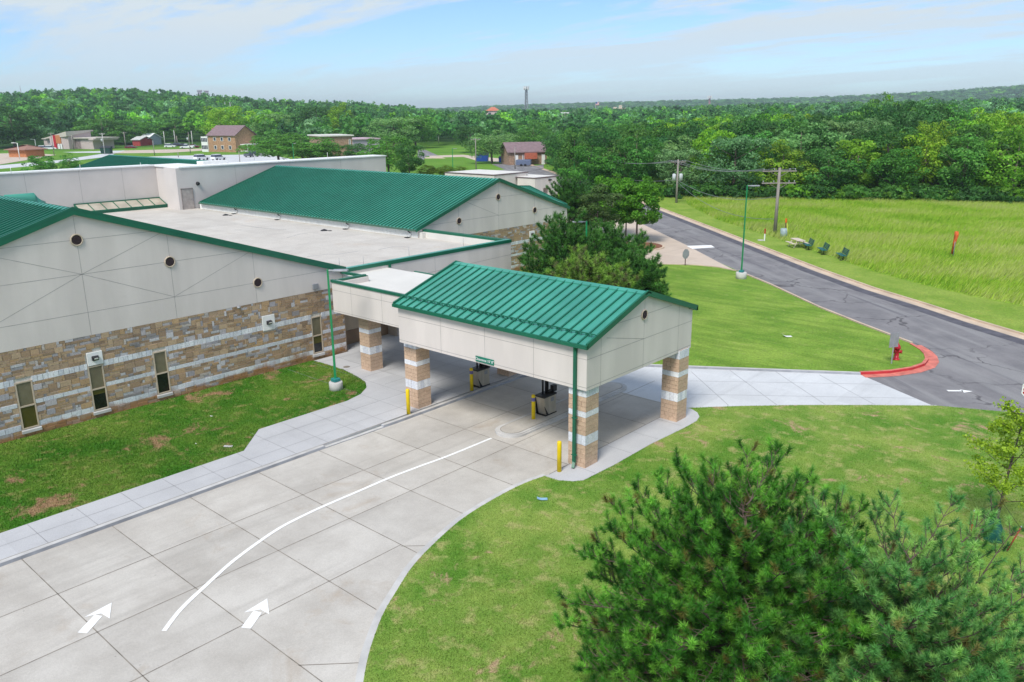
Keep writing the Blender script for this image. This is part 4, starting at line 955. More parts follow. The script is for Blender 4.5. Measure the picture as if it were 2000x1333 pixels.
for i, (px, b, t_, w_) in enumerate(((838, 345, 324, 44), (868, 346, 325, 40), (898, 346, 327, 36))):
    tree_px('light0', px, b, t_, w_, ['olive shrub behind the green roof, nearest the dark tree', 'olive shrub behind the green roof, left of the green pole', 'olive shrub behind the green roof, right of the green pole'][i], name='shrub', cat='shrub', color=(.8, .62, .5, 1))
tree_px('mid0', 83, 352, 302, 44, 'young green tree left behind the tall white hall'); tree_px('mid1', 141, 350, 304, 34, 'small green tree behind the tall white hall, left of the green roof')
# street trees and broadleaves right of the school
make_kind('gum', 61, 9, 2.6, [(.065, .22, .018), (.09, .28, .022), (.13, .34, .03)], 80, 150, .27, low=-.95, zfrac=.58, rzf=.44, tr=.13)
make_kind('thin', 62, 9, 2.4, [(.06, .12, .03), (.09, .16, .04), (.11, .17, .05)], 70, 120, .24, low=-.95, zfrac=.56, rzf=.44, tr=.10)
def place(key, P, px, top, r, label, **k): tree(key, P[0], P[1], HT(P, px, top), r, label, **k)
place('gum', G(1243, 474), 1235, 342, 2.2, 'tall green sweetgum on the mulched bed beside the forecourt', color=(1.15, 1.1, .9, 1))
place('gum', G(1222, 470), 1216, 352, 1.7, 'slim green sweetgum close behind the tall one on the bed', color=(1.05, 1.05, .9, 1))
place('gum', G(1196, 462), 1190, 336, 1.9, 'light green tree with a narrow pointed top between the sweetgums and the pines', color=(1.15, 1.1, .9, 1))
place('thin', G(1165, 482), 1162, 355, 2.5, 'sparse brownish green tree between the pines and the sweetgums')
place('dark2', G(1140, 455), 1140, 352, 2.6, 'dark green tree behind the sparse tree, near the annexe')
for i, (px, r, tp, rr1) in enumerate(((1695, 168, 196, 3.6), (1722, 176, 187, 3.8), (1752, 172, 192, 3.6), (1785, 178, 188, 4.0), (1812, 170, 197, 3.4))):
    P = AT(px, 400, r); P.z = 0; tree('pale0' if i % 2 else 'dark1', P.x, P.y, HT(P, px, tp), rr1, ['windswept tree leftmost of the five tall ones on the wood skyline', 'tallest windswept tree on the wood skyline', 'middle of the five tall trees on the wood skyline', 'broad windswept tree right of the middle of the tall five', 'windswept tree rightmost of the five tall ones on the wood skyline'][i], 'tall trees of the wood skyline')

# pines: whorled limbs with needle tufts
def needles(P, D, K, ln, wd, g, tones, spread=(6, 86), back=.16):
    n = len(P); P = np.repeat(P, K, 0); Dn = np.repeat(D, K, 0)
    u = unit(np.cross(Dn, g.normal(size=Dn.shape))); th = np.radians(g.uniform(spread[0], spread[1], n*K))[:, None]
    d = Dn*np.cos(th)+u*np.sin(th); bs = P-Dn*(g.uniform(-.25, 1, n*K)*back)[:, None]
    l = (ln*g.uniform(.8, 1.15, n*K))[:, None]; s = unit(np.cross(d, g.normal(size=d.shape)))*wd/2
    V = np.stack([bs-s, bs+s, bs+d*l], 1).reshape(-1, 3)
    tt = np.array(tones)[g.integers(0, len(tones), n)]*g.uniform(.75, 1.3, n)[:, None]
    return V, np.repeat(tt, K, 0)*g.uniform(.8, 1.25, n*K)[:, None]
def pine(name, seed, x, y, h, rad, label, K=70, ln=.15, wd=.010, tones=None, n=150, back=.16, low=.5, tr=.16, openness=0.0, zc=.34, tstep=.2, rv=.10):
    """branches curve from the trunk to tips spread over a rounded dome; short twigs along them carry needle tufts"""
    rr_ = random.Random(seed); g = np.random.default_rng(seed); m = MB(); TP = []; TD = []
    t = thing('pine_tree', (x, y, 0), label, 'pine tree'); z0 = h*zc
    m.tube([(0, 0, -.2), (0, 0, .3), (.1, .05, h*.5), (0, .05, h*.80)], [tr*1.3, tr, tr*.7, .025], 9)
    for i in range(n):
        f = (i+.5)/n; sz = -.62+1.60*f; a = i*2.399963+rr_.uniform(-.2, .2)
        sz = max(-.98, min(.98, sz)); k = sqrt(1-sz*sz); bump = 1+rv*sin(3*a+seed)+rv*.8*sin(5*a+seed*2+sz*6)+rr_.uniform(-.12, .08)
        up = (h-z0) if sz > 0 else (z0-low)/.62
        tip = Vector((cos(a)*k*rad*bump, sin(a)*k*rad*bump, max(low, z0+sz*up*(1+(bump-1)*.5))))
        if i % 5 == 4: tip = Vector((tip.x*.66, tip.y*.66, z0+(tip.z-z0)*.72))
        hr = hypot(tip.x, tip.y); zs = max(.25, min(tip.z-.10*hr-.15, tip.z*.86 if sz < .5 else tip.z-.55*hr-.35)); zs = min(zs, h*.9)
        s0 = Vector((0, 0, zs)); c1_ = s0+Vector((tip.x*.5, tip.y*.5, (tip.z-zs)*.18)); st = 7; pts = []
        for j in range(st+1):
            q = j/st; pts.append(s0*(1-q)**2+c1_*2*q*(1-q)+tip*q*q+Vector((rr_.uniform(-.03, .03), rr_.uniform(-.03, .03), 0)))
        L_ = (tip-s0).length; r0 = .008+.007*L_; m.tube(pts, [r0*(1-.78*j/st) for j in range(st+1)], 5, cap=False)
        d0 = (pts[-1]-pts[-2]).normalized(); TP.append(pts[-1]); TD.append((d0+Vector((0, 0, .5))).normalized())
        q0 = (.34+openness) if sz < .25 else .10; ntw = int(L_*(1-q0)/tstep)
        for k_ in range(ntw+1):
            s = q0+(1-q0)*(k_+.4)/(ntw+1); i0 = min(st-1, int(s*st)); c = pts[i0].lerp(pts[i0+1], s*st-i0); dd = (pts[i0+1]-pts[i0]).normalized()
            for sg in (-1, 1):
                if rr_.random() < .04+openness*.8: continue
                sd_ = Vector((-dd.y, dd.x, 0)).normalized()*sg; tl = rr_.uniform(.16, .40)
                dr_ = (dd*rr_.uniform(.4, .9)+sd_*rr_.uniform(.4, .9)+Vector((0, 0, rr_.uniform(.1, .8)))).normalized()
                e = c+dr_*tl; m.tube([c, e], [.009, .006], 4, cap=False, smooth=False); TP.append(e); TD.append((dr_+Vector((0, 0, .7))).normalized())
    o = m.build('trunk', [M_PBARK], t, world=False)
    V, Cc = needles(np.array([tuple(p) for p in TP]), np.array([tuple(p) for p in TD]), K, ln, wd, g, tones, back=back)
    link('crown', fastmesh('crown', V, 3, M_NEEDLE, Cc), t)
    return t, len(TP)
DP = [(.028, .125, .012), (.045, .18, .016), (.08, .27, .025), (.16, .41, .045)]*5+[(.15, .15, .035)]
BP = [(.055, .20, .045), (.095, .28, .065), (.15, .37, .09), (.24, .46, .10)]*5+[(.22, .21, .06)]
B1 = G(1425, 1400); B2 = G(1722, 1490)
print('pine', pine('p1', 3, B1.x, B1.y, HT(B1, 1425, 900), 3.35, 'big rounded dark green pine in the right foreground, left of the paler pine', K=110, ln=.15, wd=.0115, tones=DP, n=270, low=.4, tstep=.20)[1])
print('pine', pine('p2', 5, B2.x, B2.y, HT(B2, 1722, 1005), 3.2, 'open blue green pine with visible limbs at the lower right corner', K=105, ln=.145, wd=.011, tones=BP, n=215, low=.5, openness=.06, tstep=.21, rv=.20)[1])
MP = [(.034, .125, .018), (.050, .165, .022), (.075, .22, .03)]
OP = [(.13, .26, .03), (.18, .33, .04), (.22, .38, .06), (.12, .13, .05)]
for sd_, px, b, tp, rad, tn, lb in ((11, 1106, 600, 422, 3.3, MP, 'dark pine hiding the corner of the second stone wing'), (12, 1190, 566, 436, 3.4, MP, 'dark pine between the green lamp top and the forecourt'), (13, 1150, 640, 492, 3.2, OP, 'olive green pine with pale bare limbs just behind the canopy roof'), (14, 1238, 610, 490, 2.1, MP, 'small dark pine at the right end of the pine group'), (15, 1110, 475, 342, 2.7, MP, 'tall dark pine behind the end of the second gable')):
    P = G(px, b); pine('pm', sd_, P.x, P.y, HT(P, px, tp), rad, lb, K=42, ln=.26, wd=.032, tones=tn, n=150, low=.5, back=.2, tstep=.24, rv=.14)

# young staked tree
P = G(1937, 1060)
t = thing('young_tree', (P.x, P.y, .1), 'young yellow green tree with thin branches tied between two red stakes', 'young tree')
hY = HT(P, 1990, 800); m = MB(); g = np.random.default_rng(4); m.tube([(0, 0, 0), (.05, 0, 1.0), (.1, .15, 2.2), (.28, .25, hY)], [.05, .045, .035, .008], 8)
LP = []
rr_ = random.Random(9)
for i in range(26):
    z = 1.3+(hY-1.5)*(i/26); a = i*2.4; L_ = (1.55 if i < 12 else 1.15)*rr_.uniform(.6, 1.1)*(1-.5*i/26); c = Vector((.05+.2*z/hY, .2*z/hY, z)); e = c+Vector((cos(a)*L_, sin(a)*L_, L_*rr_.uniform(.3, .7)))
    mid_ = c.lerp(e, .5)+Vector((0, 0, -.05)); m.tube([c, mid_, e], [.015, .010, .004], 5)
    for k in range(26):
        s = rr_.uniform(.35, 1.08); q = c.lerp(e, s)+Vector((rr_.gauss(0, .10), rr_.gauss(0, .10), rr_.gauss(0, .08))); LP.append(q)
m.build('trunk', [M_BARK], t, world=False)
LPn = np.repeat(np.array([tuple(q) for q in LP]), 9, 0); n = len(LPn); LPn = LPn+g.normal(size=(n, 3))*.055
nr = unit(g.normal(size=(n, 3))+np.array([0, 0, .8])); tt = unit(np.cross(nr, g.normal(size=(n, 3)))); bb = np.cross(nr, tt); s = g.uniform(.05, .085, n)[:, None]
V = np.stack([LPn-tt*s*.6, LPn-bb*s*.5, LPn+tt*s*.6, LPn+bb*s*.5], 1).reshape(-1, 3)
link('crown', fastmesh('crown', V, 4, M_LEAF, np.array([(.34, .50, .035)])*g.uniform(.7, 1.25, n)[:, None]), t)
t = thing('watering_bag', (P.x, P.y, .1), 'dark green watering bag wrapped round the foot of the young tree', 'watering bag')
m = MB(); kk = 14
rings = [(.10, .27), (.16, .29), (.42, .25), (.62, .17), (.78, .12), (.84, .13)]
vs = [[(P.x+r*cos(2*pi*j/kk)*(1+.18*((j % 2)*2-1)), P.y+r*sin(2*pi*j/kk)*(1+.10*((j % 3)-1)), z) for j in range(kk)] for z, r in rings]
for i in range(len(rings)-1):
    for j in range(kk): m.face([vs[i][j], vs[i][(j+1) % kk], vs[i+1][(j+1) % kk], vs[i+1][j]])
m.build('bag', [mat('bag green', (.006, .075, .06), .45, var=.2)], t)
for (bx, tx, lb) in (((1893, 1062), (1890, 994), 'red tree stake left of the young tree'), ((1966, 1078), (1996, 1028), 'leaning red tree stake right of the young tree')):
    A = G(*bx, .1); hh = HT(A, *tx) if bx[0] < 1900 else 1.5; B = Vector((A.x, A.y, hh)) if bx[0] < 1900 else AT(tx[0], tx[1], hypot(A.x, A.y)+.15)
    t = thing('tree_stake', A, lb, 'stake', 'stakes holding the young tree'); m = MB(); m.tube([A, A.lerp(B, .93)], .022, 6); m.build('post', [mat('rust red', (.30, .05, .025), .7)], t); m = MB(); m.tube([A.lerp(B, .93), B], .026, 6); m.build('tip', [M_GREY], t)
    m = MB(); m.tube([B-Vector((0, 0, .1)), Vector((P.x+.06, P.y, 1.45))], .008, 4); m.build('tie_wire', [M_BLACK], t)

# ------------------------------------------------------------ far woods, undergrowth, grass as stuff
def farwoods():
    g = np.random.default_rng(21); VV = []; CC = []
    var = []
    for s in range(5):
        V, Cc = leafmesh('', 100+s, 1.0, 1.0, 0, 17, 16, .27, [(1, 1, 1)], low=-.35); var.append((V, Cc))
    cnt = 0; r = 352.0
    while r < 3000:
        st = 10.0 if r < 700 else (11 if r < 1000 else (15 if r < 1500 else 24))
        if 1600 < r < 2150: r += st; continue
        a0, a1 = -.62, .62; na_ = int((a1-a0)*r/st)
        for j in range(na_):
            th = a0+(a1-a0)*(j+g.uniform(-.45, .45))/na_; rr0 = r+g.uniform(-.5, .5)*st
            X, Y = sin(th)*rr0, cos(th)*rr0; p = 1000+F*1.03*tan(th)
            if p < -120 or p > 2120: continue
            base_lim = interp(p, [-100, 480, 500, 860, 880, 1060, 1075, 2100], [450, 430, 345, 320, 330, 300, 285, 285])
            if rr0 < base_lim: continue
            if any(a_ < p < b_ and c_ < rr0 < d_ for a_, b_, c_, d_ in ((944, 982, 620, 925), (1074, 1117, 520, 825), (1190, 1230, 430, 725), (383, 411, 850, 1040), (1016, 1040, 1000, 1160))): continue
            x = X*AX[0]+Y*AX[1]; y = X*BX[0]+Y*BX[1]
            V, Cc = var[g.integers(0, 5)]; hh = g.uniform(6.5, 13.5); rad = g.uniform(4.2, 7.4)*(1 if r < 1000 else (1.45 if r < 1500 else 2.4))
            if rr0 < 420 and p > 870: hh *= .9
            a = g.uniform(0, 6.28); ca, sa = cos(a), sin(a)
            W = np.stack([(V[:, 0]*ca-V[:, 1]*sa)*rad+x, (V[:, 0]*sa+V[:, 1]*ca)*rad+y, V[:, 2]*hh*.46+hz(x, y)+hh*.54], 1)
            u = g.uniform(); tone = np.array(DG[g.integers(0, 3)] if u < .42 else MG[g.integers(0, 3)] if u < .80 else PG[g.integers(0, 3)] if u < .93 else LG[0])
            VV.append(W); CC.append(Cc*tone*g.uniform(.85, 1.6)*1.15*np.array([1, 1, 1.25])); cnt += 1
        r += st
    # the wood behind the individually built trees
    print('far trees', cnt)
    return fastmesh('distant_woods', np.concatenate(VV), 4, M_LEAF, np.concatenate(CC))
tag(link('distant_woods', farwoods()), 'wooded hills of countless green tree crowns fading to blue at the horizon', 'woodland', kind='stuff')
def bushes():
    g = np.random.default_rng(5); VV = []; CC = []
    V0, C0 = leafmesh('', 300, 1, .8, 0, 16, 26, .20, [(1, 1, 1)], low=-.3)
    for i in range(190):
        px = 1170+i*5.05+g.uniform(-6, 6); r = forest_front(px)-2.5+g.uniform(-2, 4.5); P = AT(px, 400, r); s = g.uniform(.8, 2.9); a = g.uniform(0, 6.28)
        W = np.stack([(V0[:, 0]*cos(a)-V0[:, 1]*sin(a))*s+P.x, (V0[:, 0]*sin(a)+V0[:, 1]*cos(a))*s+P.y, V0[:, 2]*s*.9+.6], 1); VV.append(W)
        CC.append(C0*np.array((DG[1], MG[0], MG[1], LG[0])[g.integers(0, 4)])*g.uniform(.7, 1.1))
    return fastmesh('undergrowth', np.concatenate(VV), 4, M_LEAF, np.concatenate(CC))
tag(link('undergrowth', bushes()), 'tangled green undergrowth along the foot of the wood', 'undergrowth', kind='stuff')
def inpoly(X, Y, poly):
    P = np.array([(p[0], p[1]) for p in poly]); ins = np.zeros(len(X), bool); j = len(P)-1
    for i in range(len(P)):
        xi, yi, xj, yj = *P[i], *P[j]
        c = ((yi > Y) != (yj > Y)) & (X < (xj-xi)*(Y-yi)/(yj-yi+1e-12)+xi); ins ^= c; j = i
    return ins
def blades(n, poly, z, hmin, hmax, wd, tones, seed, lean=(.3, .1), box=None, patch=.3, near=None):
    g = np.random.default_rng(seed); P = np.array([(p[0], p[1]) for p in poly]); lo, hi = P.min(0), P.max(0)
    if box: lo = np.maximum(lo, box[0]); hi = np.minimum(hi, box[1])
    X = g.uniform(lo[0], hi[0], n); Y = g.uniform(lo[1], hi[1], n); k = inpoly(X, Y, poly)
    cx = X*AX[0]+Y*BX[0]; cy = X*AX[1]+Y*BX[1]; px = 1000+F*1.03*cx/np.maximum(cy, .1); k &= (cy > 3) & (px > -260) & (px < 2260)
    if near: k &= g.uniform(size=n) < np.clip(near/np.hypot(X, Y), 0, 1)**1.5
    X, Y = X[k], Y[k]; n = len(X)
    big = .5+.5*np.sin(X*.23+np.sin(Y*.31)*2)*np.cos(Y*.19+np.sin(X*.17)*2)
    ed = .5+.5*np.sin(X*.9+Y*.5+np.sin(Y*1.3))
    h = g.uniform(hmin, hmax, n)*(.75+.35*big+.15*ed); a = g.uniform(0, pi, n); wx, wy = np.cos(a)*wd/2, np.sin(a)*wd/2
    lx = (lean[0]+g.normal(size=n)*.25)*h; ly = (lean[1]+g.normal(size=n)*.25)*h; zz = np.full(n, z)
    V = np.stack([np.stack([X-wx, Y-wy, zz], 1), np.stack([X+wx, Y+wy, zz], 1), np.stack([X+lx, Y+ly, z+h], 1)], 1).reshape(-1, 3)
    tn = np.array(tones); idx = np.clip(((big*.6+g.uniform(size=n)*.6)*len(tn)).astype(int), 0, len(tn)-1)
    return V, tn[idx]*g.uniform(.8, 1.2, n)[:, None]
V, Cc = blades(800000, FIELD, .03, .28, .62, .065, [(.17, .34, .025), (.25, .45, .03), (.34, .51, .05), (.42, .53, .09), (.46, .52, .16)], 1, (.45, .2))
tag(link('meadow_grass', fastmesh('meadow_grass', V, 3, M_BLADE, Cc)), 'tall bright green meadow grass bending in the wind', 'grass', kind='stuff'); print('meadow', len(V)//3)
V, Cc = blades(800000, lawn_r, .105, .02, .055, .022, [(.075, .17, .02), (.11, .225, .03), (.15, .26, .04), (.24, .27, .08)], 2, (.2, .1), box=((-18, 0), (6, 45)), near=22)
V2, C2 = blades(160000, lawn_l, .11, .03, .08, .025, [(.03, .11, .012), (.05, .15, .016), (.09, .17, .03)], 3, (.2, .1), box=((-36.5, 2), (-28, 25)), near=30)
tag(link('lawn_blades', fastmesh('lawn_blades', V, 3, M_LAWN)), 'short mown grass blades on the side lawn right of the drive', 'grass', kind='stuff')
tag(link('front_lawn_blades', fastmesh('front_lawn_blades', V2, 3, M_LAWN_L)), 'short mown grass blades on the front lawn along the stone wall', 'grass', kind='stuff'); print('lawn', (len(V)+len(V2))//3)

# ------------------------------------------------------------ things beside the road
def local(p, q):   # frame at p, u towards q, v away from the viewer
    u = Vector((q[0]-p[0], q[1]-p[1], 0)).normalized(); return atan2(u.y, u.x)
P = G(1750, 703, .1)
t = thing('fire_hydrant', P, 'red fire hydrant on the grass behind the red kerb', 'fire hydrant')
m = MB(); m.tube([(0, 0, 0), (0, 0, .07), (0, 0, .07), (0, 0, .6), (0, 0, .62), (0, 0, .68), (0, 0, .80), (0, 0, .90), (0, 0, .95)], [.18, .18, .12, .12, .17, .17, .13, .05, .03], 14); m.build('barrel', [M_REDM], t, world=False)
for a in (0, 2.1, 4.2): m = MB(); m.tube([(0, 0, .48), (.22*cos(a), .22*sin(a), .48)], [.08, .08], 10); m.tube([(.2*cos(a), .2*sin(a), .48), (.25*cos(a), .25*sin(a), .48)], .10, 8); m.build('outlet', [M_REDM], t, world=False)
P = G(1741, 711, .1); hS = HT(P, 1746, 651)
t = thing('road_sign', P, 'back of a grey rectangular sign on a post beside the fire hydrant', 'sign'); m = MB(); m.box(P.x-.03, P.x+.03, P.y-.02, P.y+.02, .1, hS); m.build('post', [M_GREY], t)
u = Vector((AX[0], BX[0], 0)); u = (u+Vector((AX[1], BX[1], 0))*.3).normalized(); a = P+Vector((0, 0, hS-.85-P.z)); m = MB(); q = Vector((a.x, a.y, hS-.37)); m.bar(q-u*.28+Vector((0, .0, 0)), q+u*.28, .02, .78); m.build('plate', [M_GREY], t)
P = G(1338, 519, .1); hS = HT(P, 1338, 487)
t = thing('stop_sign', P, 'back of an eight sided sign on a thin post at the forecourt edge', 'sign', None); m = MB(); m.box(P.x-.03, P.x+.03, P.y-.03, P.y+.03, .1, hS); m.build('post', [mat('rusty post', (.12, .07, .06), .8)], t)
def octo(P, z, r, nrm, mats, t, front=True):
    n = Vector((nrm[0], nrm[1], 0)).normalized(); u = Vector((-n.y, n.x, 0)); m = MB()
    f = [Vector((P.x, P.y, z))+u*r*cos(pi/8+pi/4*i)+Vector((0, 0, r*sin(pi/8+pi/4*i))) for i in range(8)]
    m.face([p+n*.04 for p in f]); m.face([p+n*.028 for p in f][::-1], 0)
    for i in range(8): m.face([f[i]+n*.028, f[(i+1) % 8]+n*.028, f[(i+1) % 8]+n*.04, f[i]+n*.04])
    m.build('plate', mats, t); return n, u
octo(P, hS-.42, .44, (.9, -.2), [M_GREY], t)
# stop sign at the right edge
P = G(2009, 838, .1); zS = HT(P, 2013, 762)
t = thing('stop_sign', P, 'red STOP sign with white letters cut by the right edge of the picture', 'sign'); m = MB(); m.box(P.x-.03, P.x+.03, P.y-.03, P.y+.03, .1, zS+.3); m.build('post', [M_GREY], t)
nn = Vector((-P.x, -P.y, 0)).normalized(); n, u = octo(P, zS, .50, nn, [M_WHITE], t)
m = MB(); f = [Vector((P.x, P.y, zS))+u*.45*cos(pi/8+pi/4*i)+Vector((0, 0, .45*sin(pi/8+pi/4*i)))+n*.045 for i in range(8)]; m.face(f); m.build('red_face', [M_REDM], t)
Mt = Matrix(((u.x, 0, n.x, P.x+n.x*.05), (u.y, 0, n.y, P.y+n.y*.05), (0, 1, 0, zS), (0, 0, 0, 1))); text_mesh('lettering', 'STOP', .36, M_WHITE, Mt, t)

def bench(P, rz, label):
    t = thing('park_bench', P, label, 'bench', 'green benches along the verge', rz=rz)
    m = MB()
    for i in range(4): m.bar((-.9, -.2+i*.13, .45), (.9, -.2+i*.13, .45), .11, .035)
    m.build('seat', [M_BENCH], t, world=False); m = MB()
    for i in range(4): m.bar((-.9, .30+i*.04, .56+i*.12), (.9, .30+i*.04, .56+i*.12), .03, .10)
    m.build('backrest', [M_BENCH], t, world=False)
    for s in (-.6, .6): m = MB(); m.tube([(s, -.2, .42), (s, .25, .42), (s, .45, .98)], .03, 6); m.tube([(s, 0, .42), (s, .05, .02)], .035, 6); m.bar((s, -.25, .02), (s, .3, .02), .06, .04); m.build('leg', [M_BLACK], t, world=False)
    return t
rzb = local(G(1575, 484), G(1641, 505))+R(165)
for px, py, l in ((1576, 487, 'green bench nearest the cream picnic table'), (1605, 496, 'green bench between the two other green benches'), (1642, 507, 'green bench farthest right, last along the verge')): bench(G(px, py, .04), rzb+pi, l)
P = G(1557, 483, .04); t = thing('picnic_table', P, 'cream picnic table with attached benches on a bare patch of grass', 'picnic table', rz=rzb+.2)
m = MB(); [m.bar((-.9, -.32+i*.16, .75), (.9, -.32+i*.16, .75), .14, .045) for i in range(5)]; m.build('table_top', [M_CREAM], t, world=False)
for s in (-1, 1): m = MB(); [m.bar((-.9, s*(.66+i*.14), .45), (.9, s*(.66+i*.14), .45), .13, .045) for i in range(2)]; m.build('seat', [M_CREAM], t, world=False)
for s in (-.6, .6): m = MB(); m.bar((s, -.62, .02), (s, -.28, .74), .09, .05); m.bar((s, .62, .02), (s, .28, .74), .09, .05); m.bar((s, -.75, .42), (s, .75, .42), .09, .05); m.build('leg', [M_CREAM], t, world=False)
P = G(1493, 471, .04); t = thing('marker_post', P, 'white marker post with a red top on the verge', 'marker post'); m = MB(); m.box(-.05, .05, -.05, .05, 0, .75); m.build('post', [M_WHITE], t, world=False); m = MB(); m.box(-.06, .06, -.06, .06, .75, 1.25); m.build('top', [mat('marker red', (.40, .05, .02), .6)], t, world=False)
P = G(1486, 470, .04); m = MB(); m.tube([(P.x, P.y, .03), (P.x, P.y, .09)], .33, 14); tag(m.build('manhole_cover', [M_KERB]), 'round pale manhole lid beside the red topped marker post', 'manhole cover')
P = G(1530, 466, .04); t = thing('utility_pedestal', P, 'grey cylindrical utility pedestal at the meadow edge by the wooden pole', 'utility box'); m = MB(); m.tube([(0, 0, 0), (0, 0, 1.0), (0, 0, 1.05)], [.36, .36, .25], 14); m.build('shell', [mat('pedestal', (.30, .38, .40), .5)], t, world=False)
P = G(1533, 463, .04); t = thing('marker_post', P, 'dark marker post with an orange top behind the grey pedestal', 'marker post'); m = MB(); m.box(-.05, .05, -.05, .05, 0, 1.5); m.build('post', [mat('post brown', (.15, .09, .04), .8)], t, world=False); m = MB(); m.box(-.08, .08, -.08, .08, 1.5, 1.95); m.build('top', [M_ORANGE], t, world=False)
P = G(1861, 505, .04); P2 = Vector((P.x, P.y, 0)); zt_ = HT(P, 1862, 453)
t = thing('wind_cone', P, 'orange cloth wind cone hanging from a thin pole in the tall grass', 'wind cone'); m = MB(); m.tube([P, (P.x, P.y, zt_)], .04, 6); m.build('pole', [M_GREY], t); m = MB(); m.tube([(P.x, P.y, zt_+.05), (P.x+.05, P.y, zt_-.25), (P.x-.05, P.y+.1, zt_-.9), (P.x-.15, P.y+.12, zt_-2.0)], [.15, .19, .14, .09], 9); m.build('cone', [mat('faded orange', (.62, .12, .03), .8, var=.3, scale=4)], t)
for px, py, nm, lb, mt, w_, h_ in ((1537, 658, 'plastic_sheet', 'curled white scrap lying on the middle lawn', M_WHITE, .55, .14), (1059, 976, 'bottle', 'pale blue plastic litter lying on the grass near the island tip', mat('pale blue', (.25, .45, .62), .3), .36, .05), (446, 873, 'valve_cover', 'small pale valve cover set in the front lawn', M_KERB, .34, .02), (383, 868, 'litter', 'tiny white scrap on the front lawn above the valve cover', M_WHITE, .06, .03), (413, 814, 'paper', 'small white paper on the front lawn in front of the wall', M_WHITE, .10, .03)):
    P = G(px, py, .12); m = MB(); k = 7; u = Vector((AX[0], BX[0], 0)); v = Vector((AX[1], BX[1], 0))
    for i in range(k):
        a, b = i/k, (i+1)/k; za, zb_ = P.z+.015+h_*(a-.5)**2*4*(a < .5), P.z+.015+h_*(b-.5)**2*4*(b < .5)
        A, B = P+u*w_*(a-.5), P+u*w_*(b-.5); d = v*w_*.22
        m.hexa([(A.x-d.x, A.y-d.y, za), (B.x-d.x, B.y-d.y, zb_), (B.x+d.x, B.y+d.y, zb_), (A.x+d.x, A.y+d.y, za), (A.x-d.x, A.y-d.y, za+.012), (B.x-d.x, B.y-d.y, zb_+.012), (B.x+d.x, B.y+d.y, zb_+.012), (A.x+d.x, A.y+d.y, za+.012)])
    tag(m.build(nm, [mt]), lb, 'litter' if nm != 'valve_cover' else 'valve cover')
UR0 = (AX[0], BX[0]); P = G(1489, 386); t = thing('playground_sign', P, 'small blue kiosk with a red panel at the foot of the wood', 'kiosk'); m = MB(); m.box(-.8, -.65, -.1, .1, 0, 2.2); m.box(.65, .8, -.1, .1, 0, 2.2); m.box(-.8, .8, -.1, .1, 1.9, 2.2); m.build('frame', [M_BLUE], t, world=False); m = MB(); m.box(-.4, .4, -.06, .06, .5, 1.5); m.build('panel', [M_REDM], t, world=False); t.rotation_euler.z = atan2(UR0[1], UR0[0]); t.scale = (.5, .5, .7)

# ------------------------------------------------------------ utility poles and wires
UR = Vector((AX[0], BX[0], 0))     # to the right as seen in the photograph
POL = []
def upole(P, top, label, arms=1, armdir=None, r=.15, trans=0, aw=2.4, mt=None, group='utility poles'):
    t = thing('utility_pole', P, label, 'utility pole', group); h = top
    lean = Vector((0, 0, 0)); m = MB(); m.tube([(P.x, P.y, P.z-.2), (P.x, P.y, h)], [r, r*.68], 9); m.build('post', [mt or M_WOOD], t)
    d = armdir or UR
    for k in range(arms):
        z = h-.35-k*1.25; m = MB(); A = Vector((P.x, P.y, z)); m.bar(A-d*aw/2, A+d*aw/2, .12, .12)
        if aw > 1.5: m.bar(A-d*aw*.3-Vector((0, 0, .02)), A-Vector((0, 0, .6)), .05, .03); m.bar(A+d*aw*.3-Vector((0, 0, .02)), A-Vector((0, 0, .6)), .05, .03)
        m.build('cross_arm', [mt or M_WOOD], t)
        for f in (-.46, -.15, .3, .46): m = MB(); q = A+d*aw*f; m.tube([(q.x, q.y, z+.06), (q.x, q.y, z+.26)], .05, 6); m.build('insulator', [M_GREY], t)
    for k in range(trans):
        s = (-1, 1, 0)[k]; q = Vector((P.x, P.y, h-3.0))+d*.5*s; m = MB(); m.tube([q, q+Vector((0, 0, .9)), q+Vector((0, 0, 1.0))], [.27, .27, .1], 10); m.build('transformer', [mat('transformer grey', (.5, .53, .55), .5)], t)
    return (P, h, d, aw)
Pa = G(1513, 460); ha = HT(Pa, 1524, 328); A_ = upole(Pa, ha, 'tall wooden pole with two cross arms at the meadow edge', 2, None, .2, 0, 3.6)
Pb = G(1321, 397); hb = HT(Pb, 1327, 312); B_ = upole(Pb, hb, 'wooden pole with two grey transformers on the far verge', 1, None, .18, 2, 2.2)
Pc = AT(1139, 340, 150); Pc.z = 0; hc = HT(Pc, 1141, 294); C_ = upole(Pc, hc, 'pale pole rising out of the wood left of the transformer pole', 1, None, .15, 0, 1.4)
Pd = AT(2130, 400, 60); Pd.z = 0
def wires(segs, label, sag=.9):
    m = MB()
    for a, b, sg in segs:
        a, b = Vector(a), Vector(b); pts = []
        for i in range(17): s = i/16; p = a.lerp(b, s); p.z -= 4*sg*s*(1-s); pts.append(p)
        m.tube(pts, .028, 4, cap=False)
    tag(m.build('power_lines', [M_WIRE]), label, 'power lines')
sg = []
for f in (-.46, -.15, .46):
    a = Pa+UR*3.6*f; b = Pb+UR*2.2*f; c = Pc+UR*1.4*f; a.z = ha-.1; b.z = hb-.1; c.z = hc-.1; sg += [((*a[:2], ha-.1), (*b[:2], hb-.1), .8), ((*b[:2], hb-.1), (*c[:2], hc-.1), 1.2)]
sg += [((*Pa[:2], ha-3.0), (*Pb[:2], hb-2.9), 1.3), ((*Pb[:2], hb-2.9), (*Pc[:2], hc-3), 1.0), ((*Pa[:2], ha-5.4), (*Pb[:2], hb-3.2), 1.5)]
wires(sg, 'grey power lines sagging between the three poles along the road')
